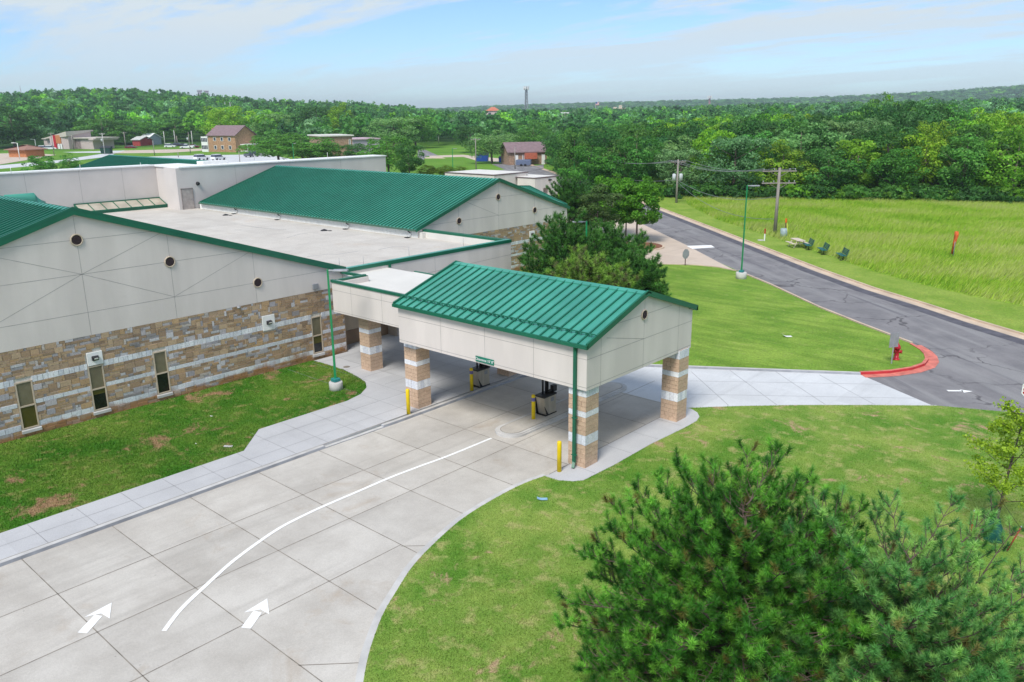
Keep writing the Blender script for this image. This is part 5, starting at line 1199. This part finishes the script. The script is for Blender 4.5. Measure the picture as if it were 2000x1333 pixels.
m = MB(); q0 = Vector((Pa.x, Pa.y, ha-1.8)); q1 = G(1531, 392); m.tube([q0+UR*.3, (q1.x, q1.y, 4.2)], .03, 4); 
P = G(1540, 468, .04); t = thing('guy_guard', P, 'thin yellow guard on the guy wire beside the grey pedestal', 'guy wire'); m = MB(); m.tube([P, AT(1537, 437, hypot(P.x, P.y)-.5)], .035, 5); m.build('guard', [mat('guard yellow', (.55, .6, .08), .5)], t)
far_poles = [(106, 304, 260, 'tall pole crossing the front of the tan modern building', 1, 0), (144, 294, 264, 'pole at the entrance of the tan modern building', 1, 0), (205, 302, 260, 'pole with a white transformer right of the tan modern building', 1, 1), (246, 290, 258, 'pole with a cross arm left of the red car', 1, 0), (302, 304, 275, 'thin bare pole left of the parked cars', 0, 0), (323, 288, 257, 'pole beside the white car in the far lot', 0, 0), (343, 286, 255, 'tall pole behind the dark parked cars', 0, 0), (347, 285, 266, 'short pole behind the dark parked cars', 0, 0),
 (372, 300, 258, 'pole with a transformer in front of the white pickup', 0, 1), (377, 289, 256, 'thin pole right of the white pickup', 0, 0), (348.5, 308, 298, 'short dark post on the grass strip by the far road', 0, 0), (930, 337, 270, 'tall pole with short arms on the far lawn', 1, 0), (1006, 331, 288, 'metal pole on the far road in front of the low brick house', 0, 0), (857, 280, 258, 'pale pole at the far wood edge behind the lawn', 0, 0), (1054, 290, 271, 'pole behind the low brick house', 1, 0), (469, 322, 296, 'short pole on the hall roof line, left of the brick house drive', 0, 0)]
for px, b, tp, lb, ar, tr_ in far_poles:
    P = G(px, b); upole(P, HT(P, px-1, tp), lb, ar, None, .22 if b < 300 else .14, tr_, 2.2, M_KERB if px in (205, 323, 343, 377, 857) else None)
for px, b, tp, lb in ((39, 312, 280, 'white street lamp left of the orange shelter'), (71, 292, 273, 'white street lamp beside the white cars at the tan building')):
    P = G(px, b); h = HT(P, px-4, tp); t = thing('street_lamp', P, lb, 'street lamp', 'white street lamps'); m = MB(); m.tube([(P.x, P.y, 0), (P.x, P.y, h)], [.14, .1], 7); m.tube([(P.x, P.y, h), (P.x-UR.x*1.2, P.y-UR.y*1.2, h+.15)], .08, 6); m.build('pole', [M_WHITE], t)
    m = MB(); q = Vector((P.x, P.y, h+.12))-UR*1.3; m.bar(q-UR*.5, q+UR*.4, .4, .2); m.build('lamp_head', [M_WHITE], t)

# ------------------------------------------------------------ far buildings
M_BRICK = mat('far brick', (.40, .235, .14), .9, var=.25, scale=2.5); M_BRICK2 = mat('far brick brown', (.33, .215, .15), .9, var=.25, scale=2.5)
M_SHING = mat('shingle', (.215, .15, .16), .9, var=.12, scale=1.5); M_TANB = mat('tan siding', (.50, .41, .40), .85, var=.06); M_FWIN = mat('far window', (.05, .06, .09), .2, spec=.6)
M_LILAC = mat('lilac wall', (.42, .36, .46), .8, var=.05); M_ORB = mat('orange brick', (.48, .19, .08), .85, var=.15)
def house(name, label, cat, pl, pr, base, depth, h, rh, mw, mr, hip=False, wins=(), ridge='x', over=.5, twist=0.0, extra=None):
    A = G(pl, base[0]); B = G(pr, base[1]); rz = local(A, B)+twist; w_ = (B-A).length
    t = thing(name, A, label, cat, rz=rz)
    m = MB(); m.box(0, w_, 0, depth, -.3, h)
    if ridge == 'x' and not hip:
        for X in (0, w_): m.face([(X, 0, h), (X, depth, h), (X, depth/2, h+rh)])
    m.build('wall', [mw], t, world=False)
    m = MB(); o = over
    if hip: 
        m.face([(-o, -o, h), (w_+o, -o, h), (w_-depth/2, depth/2, h+rh), (depth/2, depth/2, h+rh)]); m.face([(w_+o, depth+o, h), (-o, depth+o, h), (depth/2, depth/2, h+rh), (w_-depth/2, depth/2, h+rh)])
        m.face([(-o, depth+o, h), (-o, -o, h), (depth/2, depth/2, h+rh)]); m.face([(w_+o, -o, h), (w_+o, depth+o, h), (w_-depth/2, depth/2, h+rh)]); m.box(-o, w_+o, -o, depth+o, h-.2, h-.005)
    elif rh > 0:
        m.hexa([(-o, -o, h-.15), (w_+o, -o, h-.15), (w_+o, depth/2, h+rh), (-o, depth/2, h+rh), (-o, -o, h+.1), (w_+o, -o, h+.1), (w_+o, depth/2, h+rh+.25), (-o, depth/2, h+rh+.25)])
        m.hexa([(-o, depth/2, h+rh), (w_+o, depth/2, h+rh), (w_+o, depth+o, h-.15), (-o, depth+o, h-.15), (-o, depth/2, h+rh+.25), (w_+o, depth/2, h+rh+.25), (w_+o, depth+o, h+.1), (-o, depth+o, h+.1)])
    else: m.box(-o, w_+o, -o, depth+o, h, h+.35)
    m.build('roof', [mr], t, world=False)
    for (x0, x1, z0, z1) in wins:
        m = MB(); f = [(x0*w_, x0*w_+.15), (x1*w_-.15, x1*w_)]
        for a, b in f: m.box(a, b, -.08, .02, z0, z1)
        m.box(x0*w_, x1*w_, -.08, .02, z1-.12, z1); m.box(x0*w_, x1*w_, -.08, .02, z0, z0+.12); wn = m.build('window', [M_WHITE], t, world=False)
        m = MB(); m.box(x0*w_+.15, x1*w_-.15, -.03, .02, z0+.12, z1-.12); m.build('pane', [M_FWIN], wn, world=False)
    return t, w_
t, w_ = house('brick_house', 'two storey brick house with a purple brown roof and a white bay on its left', 'house', 409, 462, (297, 298), 10, 6.0, 3.4, M_BRICK, M_SHING, wins=[(x, x+.10, z, z+1.4) for x in (.2, .46, .74) for z in (1.0, 4.0)])
m = MB(); m.box(-3.4, 0, -.4, 3.5, 0, 5.6); m.build('bay', [M_WHITE], t, world=False); m = MB(); [m.box(-3.2+i*.8, -2.6+i*.8, -.46, -.4, z, z+1.4) for i in range(4) for z in (1.0, 3.7)]; m.build('bay_glazing', [M_FWIN], t, world=False)
m = MB(); m.box(w_, w_+4, 2, 8, 2.6, 2.9); [m.box(w_+3.7, w_+3.9, 2+i*2.8, 2.2+i*2.8, 0, 2.6) for i in range(3)]; m.box(w_, w_+4, 2, 8, .2, .5); m.build('porch', [M_WHITE], t, world=False); m = MB(); m.box(-.8, .0, 3, 4, 6, 8.6); m.build('chimney', [M_BRICK], t, world=False)
t, w_ = house('modern_building', 'low tan modern building with sloped roofs and a red entrance wall', 'building', 88, 160, (292, 293), 14, 4.2, 0, M_TANB, mat('pale roof', (.52, .47, .42), .8), wins=[(.16, .22, 1.4, 2.8)])
m = MB(); m.hexa([(w_*.35, -3, 0), (w_*.85, -3, 0), (w_*.85, 8, 0), (w_*.35, 8, 0), (w_*.35, -3, 5.4), (w_*.85, -3, 7.2), (w_*.85, 8, 7.2), (w_*.35, 8, 5.4)]); m.box(w_*.85, w_*1.32, 0, 10, 0, 4.6); m.box(w_*1.32, w_*1.45, -2, 10, 4.0, 4.6); m.build('wing', [M_TANB], t, world=False)
m = MB(); m.box(w_*.47, w_*.53, -3.4, -2.9, 0, 6.0); m.build('red_wall', [M_REDM], t, world=False); m = MB(); m.box(w_*.53, w_*.66, -3.3, -2.95, 2.6, 6.0); m.build('timber_panel', [M_ORB], t, world=False); m = MB(); m.box(w_*.58, w_*.62, -3.4, -3.2, 0, 2.5); m.box(w_*.64, w_*.68, -3.4, -3.2, 0, 2.5); m.build('door', [M_WHITE], t, world=False)
m = MB(); m.hexa([(w_*.1, -1.5, 4.4), (w_*.87, -4, 5.5), (w_*.87, 9, 7.4), (w_*.1, 9, 5.0), (w_*.1, -1.5, 4.7), (w_*.87, -4, 7.5), (w_*.87, 9, 7.9), (w_*.1, 9, 5.4)]); m.box(w_*.84, w_*1.46, -1, 10.5, 4.6, 5.0); m.build('wing_roof', [mat('pale roof', (0, 0, 0))], t, world=False)
house('picnic_shelter', 'small orange brick shelter with a low brown roof beside the street lamp', 'shelter', 52, 88, (308, 306), 9, 2.6, 1.5, M_ORB, mat('brown roof', (.30, .16, .12), .9), hip=True, over=1.0)
house('garden_shed', 'red shed among the trees beside the maroon car', 'shed', 260, 275, (288, 288), 8, 3.2, 1.2, mat('shed red', (.35, .05, .05), .8), M_KERB)
house('garden_shed', 'pale blue gabled shed joined behind the red shed', 'shed', 275, 291, (287, 287), 9, 3.6, 2.0, mat('shed blue', (.33, .38, .45), .7), M_WHITE)
t, w_ = house('brick_building', 'brown brick building with a flat white roof between the bushy trees', 'building', 632, 690, (310, 308), 16, 6.6, 0, M_BRICK2, M_ROOFN, wins=[(.88, .94, 2.6, 5.6)])
house('lilac_building', 'low lilac building with pink roof trim right of the brown brick building', 'building', 690, 742, (300, 298), 14, 4.6, 0, M_LILAC, mat('pink roof', (.55, .40, .46), .8))
t, w_ = house('low_brick_house', 'low brown brick house with a long purple brown roof and two white doors', 'house', 994, 1068, (323, 321), 8, 3.2, 2.2, M_BRICK2, M_SHING, wins=[(.35, .40, .9, 2.6)])
for f in (.155, .86): m = MB(); m.box(w_*f, w_*f+.9, -.12, .02, 0, 2.5); m.build('door', [M_WHITE], t, world=False)
m = MB(); m.box(w_*.4, w_*.70, -1.6, -.2, 1.5, 3.0); m.build('red_awning', [mat('awning red', (.45, .12, .07), .8)], t, world=False)
P = G(1023, 325); t = thing('trailer', P, 'blue grey box trailer under the red awning of the low brick house', 'trailer', rz=local(G(1010, 325), G(1036, 325))); m = MB(); m.box(-1.9, 1.9, -.9, .9, .3, 1.6); m.build('body', [mat('blue grey', (.12, .15, .24), .6)], t, world=False, bevel=.08); m = MB(); [m.tube([(s, -.95, .32), (s, -.75, .32)], .32, 10) for s in (-.5, .5)]; m.build('wheel', [M_BLACK], t, world=False)
def dumpster(px, py, lb, mt, s=1.0):
    P = G(px, py); t = thing('dumpster', P, lb, 'dumpster', rz=local(G(px-5, py), G(px+5, py))); m = MB(); m.hexa([(-1.2*s, -.7, .1), (1.2*s, -.7, .1), (1.2*s, .7, .1), (-1.2*s, .7, .1), (-1.3*s, -.9, 1.3*s), (1.3*s, -.9, 1.3*s), (1.3*s, .8, 1.7*s), (-1.3*s, .8, 1.7*s)]); m.build('bin', [mt], t, world=False); m = MB(); m.hexa([(-1.33*s, -.93, 1.3*s), (1.33*s, -.93, 1.3*s), (1.33*s, .83, 1.7*s), (-1.33*s, .83, 1.7*s), (-1.33*s, -.93, 1.36*s), (1.33*s, -.93, 1.36*s), (1.33*s, .83, 1.76*s), (-1.33*s, .83, 1.76*s)]); m.build('lid', [M_BLACK], t, world=False)
dumpster(942, 316, 'navy blue dumpster on the pale lot beside the spreading tree', M_BLUE, 1.35); dumpster(209, 301, 'dark green dumpster at the foot of the transformer pole', mat('dumpster green', (.01, .05, .04), .6), 1.6); dumpster(984, 318, 'small blue dumpster with white load left of the low brick house', M_BLUE)
# distant towers and hilltop blocks
def lattice(px, base, top, r_, label, wt, wb, mt):
    P = AT(px, base, r_); zb_ = hz(P.x, P.y); P.z = zb_; ht = AT(px, top, r_).z; t = thing('radio_tower', P, label, 'radio tower'); m = MB(); n = 10; cs = []
    for i in range(n+1):
        f = i/n; w_ = wb*(1-f)+wt*f; z = zb_+(ht-zb_)*f; cs.append([Vector((P.x+w_*cos(a), P.y+w_*sin(a), z)) for a in (0.3, 2.4, 4.5)])
    for i in range(n):
        for k in range(3): m.bar(cs[i][k], cs[i+1][k], .9, .9); m.bar(cs[i][k], cs[i+1][(k+1) % 3], .4, .4)
    m.build('lattice', [mt], t); m = MB(); [m.box(P.x+3.4*cos(a)-.6, P.x+3.4*cos(a)+.6, P.y+3.4*sin(a)-.6, P.y+3.4*sin(a)+.6, ht-4, ht+.5) for a in (0, 1.05, 2.1, 3.1, 4.2, 5.2)]; m.tube([(P.x, P.y, ht-2.4), (P.x, P.y, ht-1.6)], 3.2, 10); m.build('antennas', [M_WHITE], t)
lattice(1028, 222, 170, 1150, 'tall grey lattice tower on the skyline right of the red roof', 1.2, 3.0, M_GREY)
lattice(1385, 212, 188, 1500, 'short red and white tower on the far skyline', .9, 1.4, mat('tower pink', (.45, .22, .25), .6))
def hill_block(name, px0, px1, top, base, r_, label, mw, mr=None, h2=0, cat='building', bits=()):
    A = AT(px0, base, r_); B = AT(px1, base, r_); zb_ = min(hz(A.x, A.y), A.z)-2; A.z = 0; zt = AT((px0+px1)/2, top, r_).z; w_ = hypot(B.x-A.x, B.y-A.y)
    t = thing(name, (A.x, A.y, 0), label, cat, rz=local(A, B)); m = MB(); m.box(0, w_, 0, w_*.6, zb_, zt)
    for f0, f1, dz in bits: m.box(w_*f0, w_*f1, .5, w_*.4, zt-1, zt+dz)
    m.build('wall', [mw], t, world=False)
    m = MB(); zt += .01
    if h2: m.face([(-1, -1, zt), (w_+1, -1, zt), (w_*.62, w_*.3, zt+h2), (w_*.38, w_*.3, zt+h2)]); m.face([(w_+1, -1, zt), (w_+1, w_*.6+1, zt), (w_*.62, w_*.3, zt+h2)]); m.face([(w_+1, w_*.6+1, zt), (-1, w_*.6+1, zt), (w_*.38, w_*.3, zt+h2), (w_*.62, w_*.3, zt+h2)]); m.face([(-1, w_*.6+1, zt), (-1, -1, zt), (w_*.38, w_*.3, zt+h2)])
    else: m.box(-.5, w_+.5, -.5, w_*.6+.5, zt, zt+1)
    m.build('roof', [mr or mw], t, world=False)
    m = MB(); k = max(2, int(w_/5)); [m.box(w_*(i+.3)/k, w_*(i+.7)/k, -.3, 0.02, zt-4.2, zt-1.8) for i in range(k)]; m.build('windows', [M_FWIN], t, world=False)
hill_block('red_roofed_hall', 950, 976, 217, 224, 900, 'hall with a wide orange red roof on the skyline left of the tower', mat('hall white', (.6, .5, .45), .8), mat('clay roof', (.50, .16, .09), .8), 4)
hill_block('long_school', 1080, 1111, 222, 228, 800, 'long low pink and red building among the trees right of the tower', mat('pinkish', (.55, .33, .30), .8), M_WHITE)
hill_block('stone_castle', 1198, 1224, 213, 220, 950, 'cream stone building with stepped towers on the skyline', mat('cream stone', (.55, .48, .38), .8), None, 0, 'building', ((.0, .25, 2), (.4, .65, 4), (.8, 1.0, 1)))
hill_block('hilltop_tower', 386, 395, 178, 186, 1000, 'pale hilltop block, left one of the two on the wooded hill', mat('hill block', (.5, .47, .55), .8)); hill_block('hilltop_tower', 399, 408, 179, 186, 1005, 'grey hilltop block, right one of the two on the wooded hill', mat('hill block', (.5, .47, .55), .8))
for px, tp, r_, lb in ((44, 168, 900, 'thin mast standing on the wooded hill at the far left'), (439, 200, 620, 'left of two thin white masts in the wood above the bright tree'), (449, 199, 620, 'right of two thin white masts in the wood above the bright tree')):
    P = AT(px, 200, r_); P.z = hz(P.x, P.y); zt = AT(px, tp, r_).z; m = MB(); m.tube([P, (P.x, P.y, zt)], [.5, .22], 5); tag(m.build('radio_mast', [M_GREY]), lb, 'mast')
P = AT(1163, 215, 700); P.z = hz(P.x, P.y); zt = AT(1163, 200, 700).z; t = thing('flag_pole', P, 'flag pole with a small red and white striped flag on the skyline', 'flag pole'); m = MB(); m.tube([P, (P.x, P.y, zt)], .16, 6); m.build('pole', [M_GREY], t)
f = MB(); [f.box(P.x+.2, P.x+3.6, P.y-.05, P.y+.05, zt-2.4+i*.34, zt-2.4+(i+1)*.34, i % 2) for i in range(7)]; f.box(P.x+.2, P.x+1.7, P.y-.08, P.y+.08, zt-1.2, zt, 2); f.build('flag', [M_REDM, M_WHITE, M_BLUE], t)

# cars
def car(P, rz, mt, label, kind='car', group='cars parked in the far lots'):
    t = thing('parked_car', P, label, 'car' if kind != 'truck' else 'pickup truck', group, rz=rz); L_, W_ = (4.6, .92) if kind != 'truck' else (5.6, .98)
    hh = {'car': 1.45, 'suv': 1.75, 'truck': 1.85}[kind]
    low = [(-L_/2, .35), (-L_/2, .85), (-L_/2+.1, 1.0), (L_/2-.9, .98 if kind != 'car' else .9), (L_/2-.1, .8), (L_/2, .6), (L_/2, .35)]
    cab = {'car': [(-1.9, .95), (-1.2, hh), (.35, hh), (1.15, .92)], 'suv': [(-2.2, .98), (-2.0, hh), (.3, hh), (1.1, .96)], 'truck': [(-.5, .98), (-.4, hh), (.9, hh), (1.6, .96)]}[kind]
    def extr(m, prof, w0, mi=0, w1=None):
        a = [(x, -(w0 if z < 1.1 else (w1 or w0)), z) for x, z in prof]; b = [(x, (w0 if z < 1.1 else (w1 or w0)), z) for x, z in prof]; m.face(a, mi); m.face(b[::-1], mi)
        for i in range(len(prof)): j = (i+1) % len(prof); m.face([a[j], a[i], b[i], b[j]], mi)
    m = MB(); extr(m, low[::-1], W_); 
    rf = [(cab[1][0]-.05, hh-.16), (cab[1][0]+.05, hh+.04), (cab[2][0]-.05, hh+.04), (cab[2][0]+.15, hh-.16)]; extr(m, rf, W_-.15)
    if kind == 'truck': m.box(-2.7, -.55, -.95, -.85, 1.0, 1.2); m.box(-2.7, -.55, .85, .95, 1.0, 1.2)
    m.build('body', [mt], t, world=False)
    m = MB(); extr(m, cab[::-1], W_-.04, 0, W_-.18); m.build('windows', [M_FWIN], t, world=False)
    for sx in (-1, 1):
        for sy in (-1, 1): m = MB(); m.tube([(sx*L_*.31, sy*(W_-.18), .33), (sx*L_*.31, sy*(W_+.02), .33)], .34, 12); m.build('wheel', [M_BLACK], t, world=False)
    for sy in (-1, 1): m = MB(); m.box(L_/2-.06, L_/2+.01, sy*.65-.17, sy*.65+.17, .6, .76); m.build('headlight', [M_WHITE], t, world=False)
    return t
M_CW = mat('car white', (.75, .76, .78), .3, var=.03, spec=.6); M_CM = mat('car maroon', (.16, .008, .02), .3, var=.05, spec=.6); M_CD = mat('car dark', (.03, .02, .03), .3, spec=.6); M_CG = mat('car grey', (.10, .11, .13), .3, spec=.6)
rzc = atan2(UR.y, UR.x)
for px, py, mt, k, dr, lb in ((87, 293, M_CW, 'suv', .1, 'white car parked at the left end of the tan building'), (101, 293, M_CW, 'suv', .05, 'second white car in front of the tan building'), (256, 291, M_CM, 'car', 0, 'maroon car parked beside the red shed'), (333, 289, M_CW, 'suv', 0, 'white car at the left of the row by the poles'), (349, 287, M_CD, 'suv', .1, 'dark plum car behind the white pickup, left one'), (360, 287, M_CD, 'car', .1, 'dark plum car behind the white pickup, right one'), (366, 290.5, M_CW, 'truck', pi, 'white pickup truck parked in the far lot'), (379, 289.5, M_CM, 'car', 0, 'red car half hidden behind the white pickup'),
    (394, 313, M_CW, 'suv', 1.0, 'white car in the near lot below the brick house, left one'), (427, 313, M_CW, 'suv', 1.1, 'white car in the near lot below the brick house, right one'), (492, 307, M_CG, 'truck', 1.2, 'dark grey truck on the drive right of the brick house')):
    car(G(px, py, .06), rzc+dr, mt, lb, k)

# far lots, roads and paths
FARS = [('far_lot', M_TAN, [(-40, 300), (60, 298), (130, 296), (100, 293), (-40, 290)]), ('far_lot', M_TAN, [(-40, 300), (50, 299), (110, 303), (60, 312), (0, 322), (-60, 330)]), ('far_road', M_NEW, [(-40, 327), (120, 313), (200, 301), (225, 300), (215, 306), (150, 314), (60, 325), (-40, 334)]), ('far_lot', M_TAN, [(195, 298), (240, 288), (395, 286), (405, 294), (330, 299), (225, 300)]),
 ('far_road', M_NEW, [(70, 295), (200, 294), (260, 290), (230, 299), (150, 299)]), ('far_lot', M_NEW, [(330, 305), (520, 302), (640, 325), (560, 345), (240, 335), (260, 308)]), ('far_drive', M_ASPH, [(490, 303), (512, 297), (530, 297), (510, 306)]),
 ('far_drive', M_ASPH, [(816, 293), (830, 293), (855, 304), (832, 306), (822, 320), (815, 320)]), ('far_road', M_TAN, [(838, 305), (905, 303), (992, 312), (992, 318), (930, 314), (905, 307), (840, 308)]), ('far_road', M_ASPH, [(900, 340), (1010, 330), (1062, 322), (1062, 330), (1020, 338), (940, 346)]), ('far_path', M_KERBT, [(830, 308), (860, 307), (870, 310), (830, 310)])]
for nm_, mt, pts in FARS:
    m = MB(); m.prism(gp(*pts), -.1, .03+.004*len(bpy.data.meshes) % .04); struct(m.build(nm_, [mt]))
# ------------------------------------------------------------ air
m = MB(); m.box(-5600, 5600, -5600, 5600, -3, 112)
hm = bpy.data.materials.new('air'); hm.use_nodes = True; hn = hm.node_tree.nodes; hn.remove(hn['Principled BSDF'])
pv = hn.new('ShaderNodeVolumePrincipled'); pv.inputs['Color'].default_value = (.80, .92, 1.0, 1); pv.inputs['Density'].default_value = .00019; pv.inputs['Anisotropy'].default_value = .2
hm.node_tree.links.new(pv.outputs[0], hn['Material Output'].inputs['Volume'])
o = m.build('haze', [hm]); tag(o, 'thin blue haze over the whole landscape', 'haze', kind='stuff')
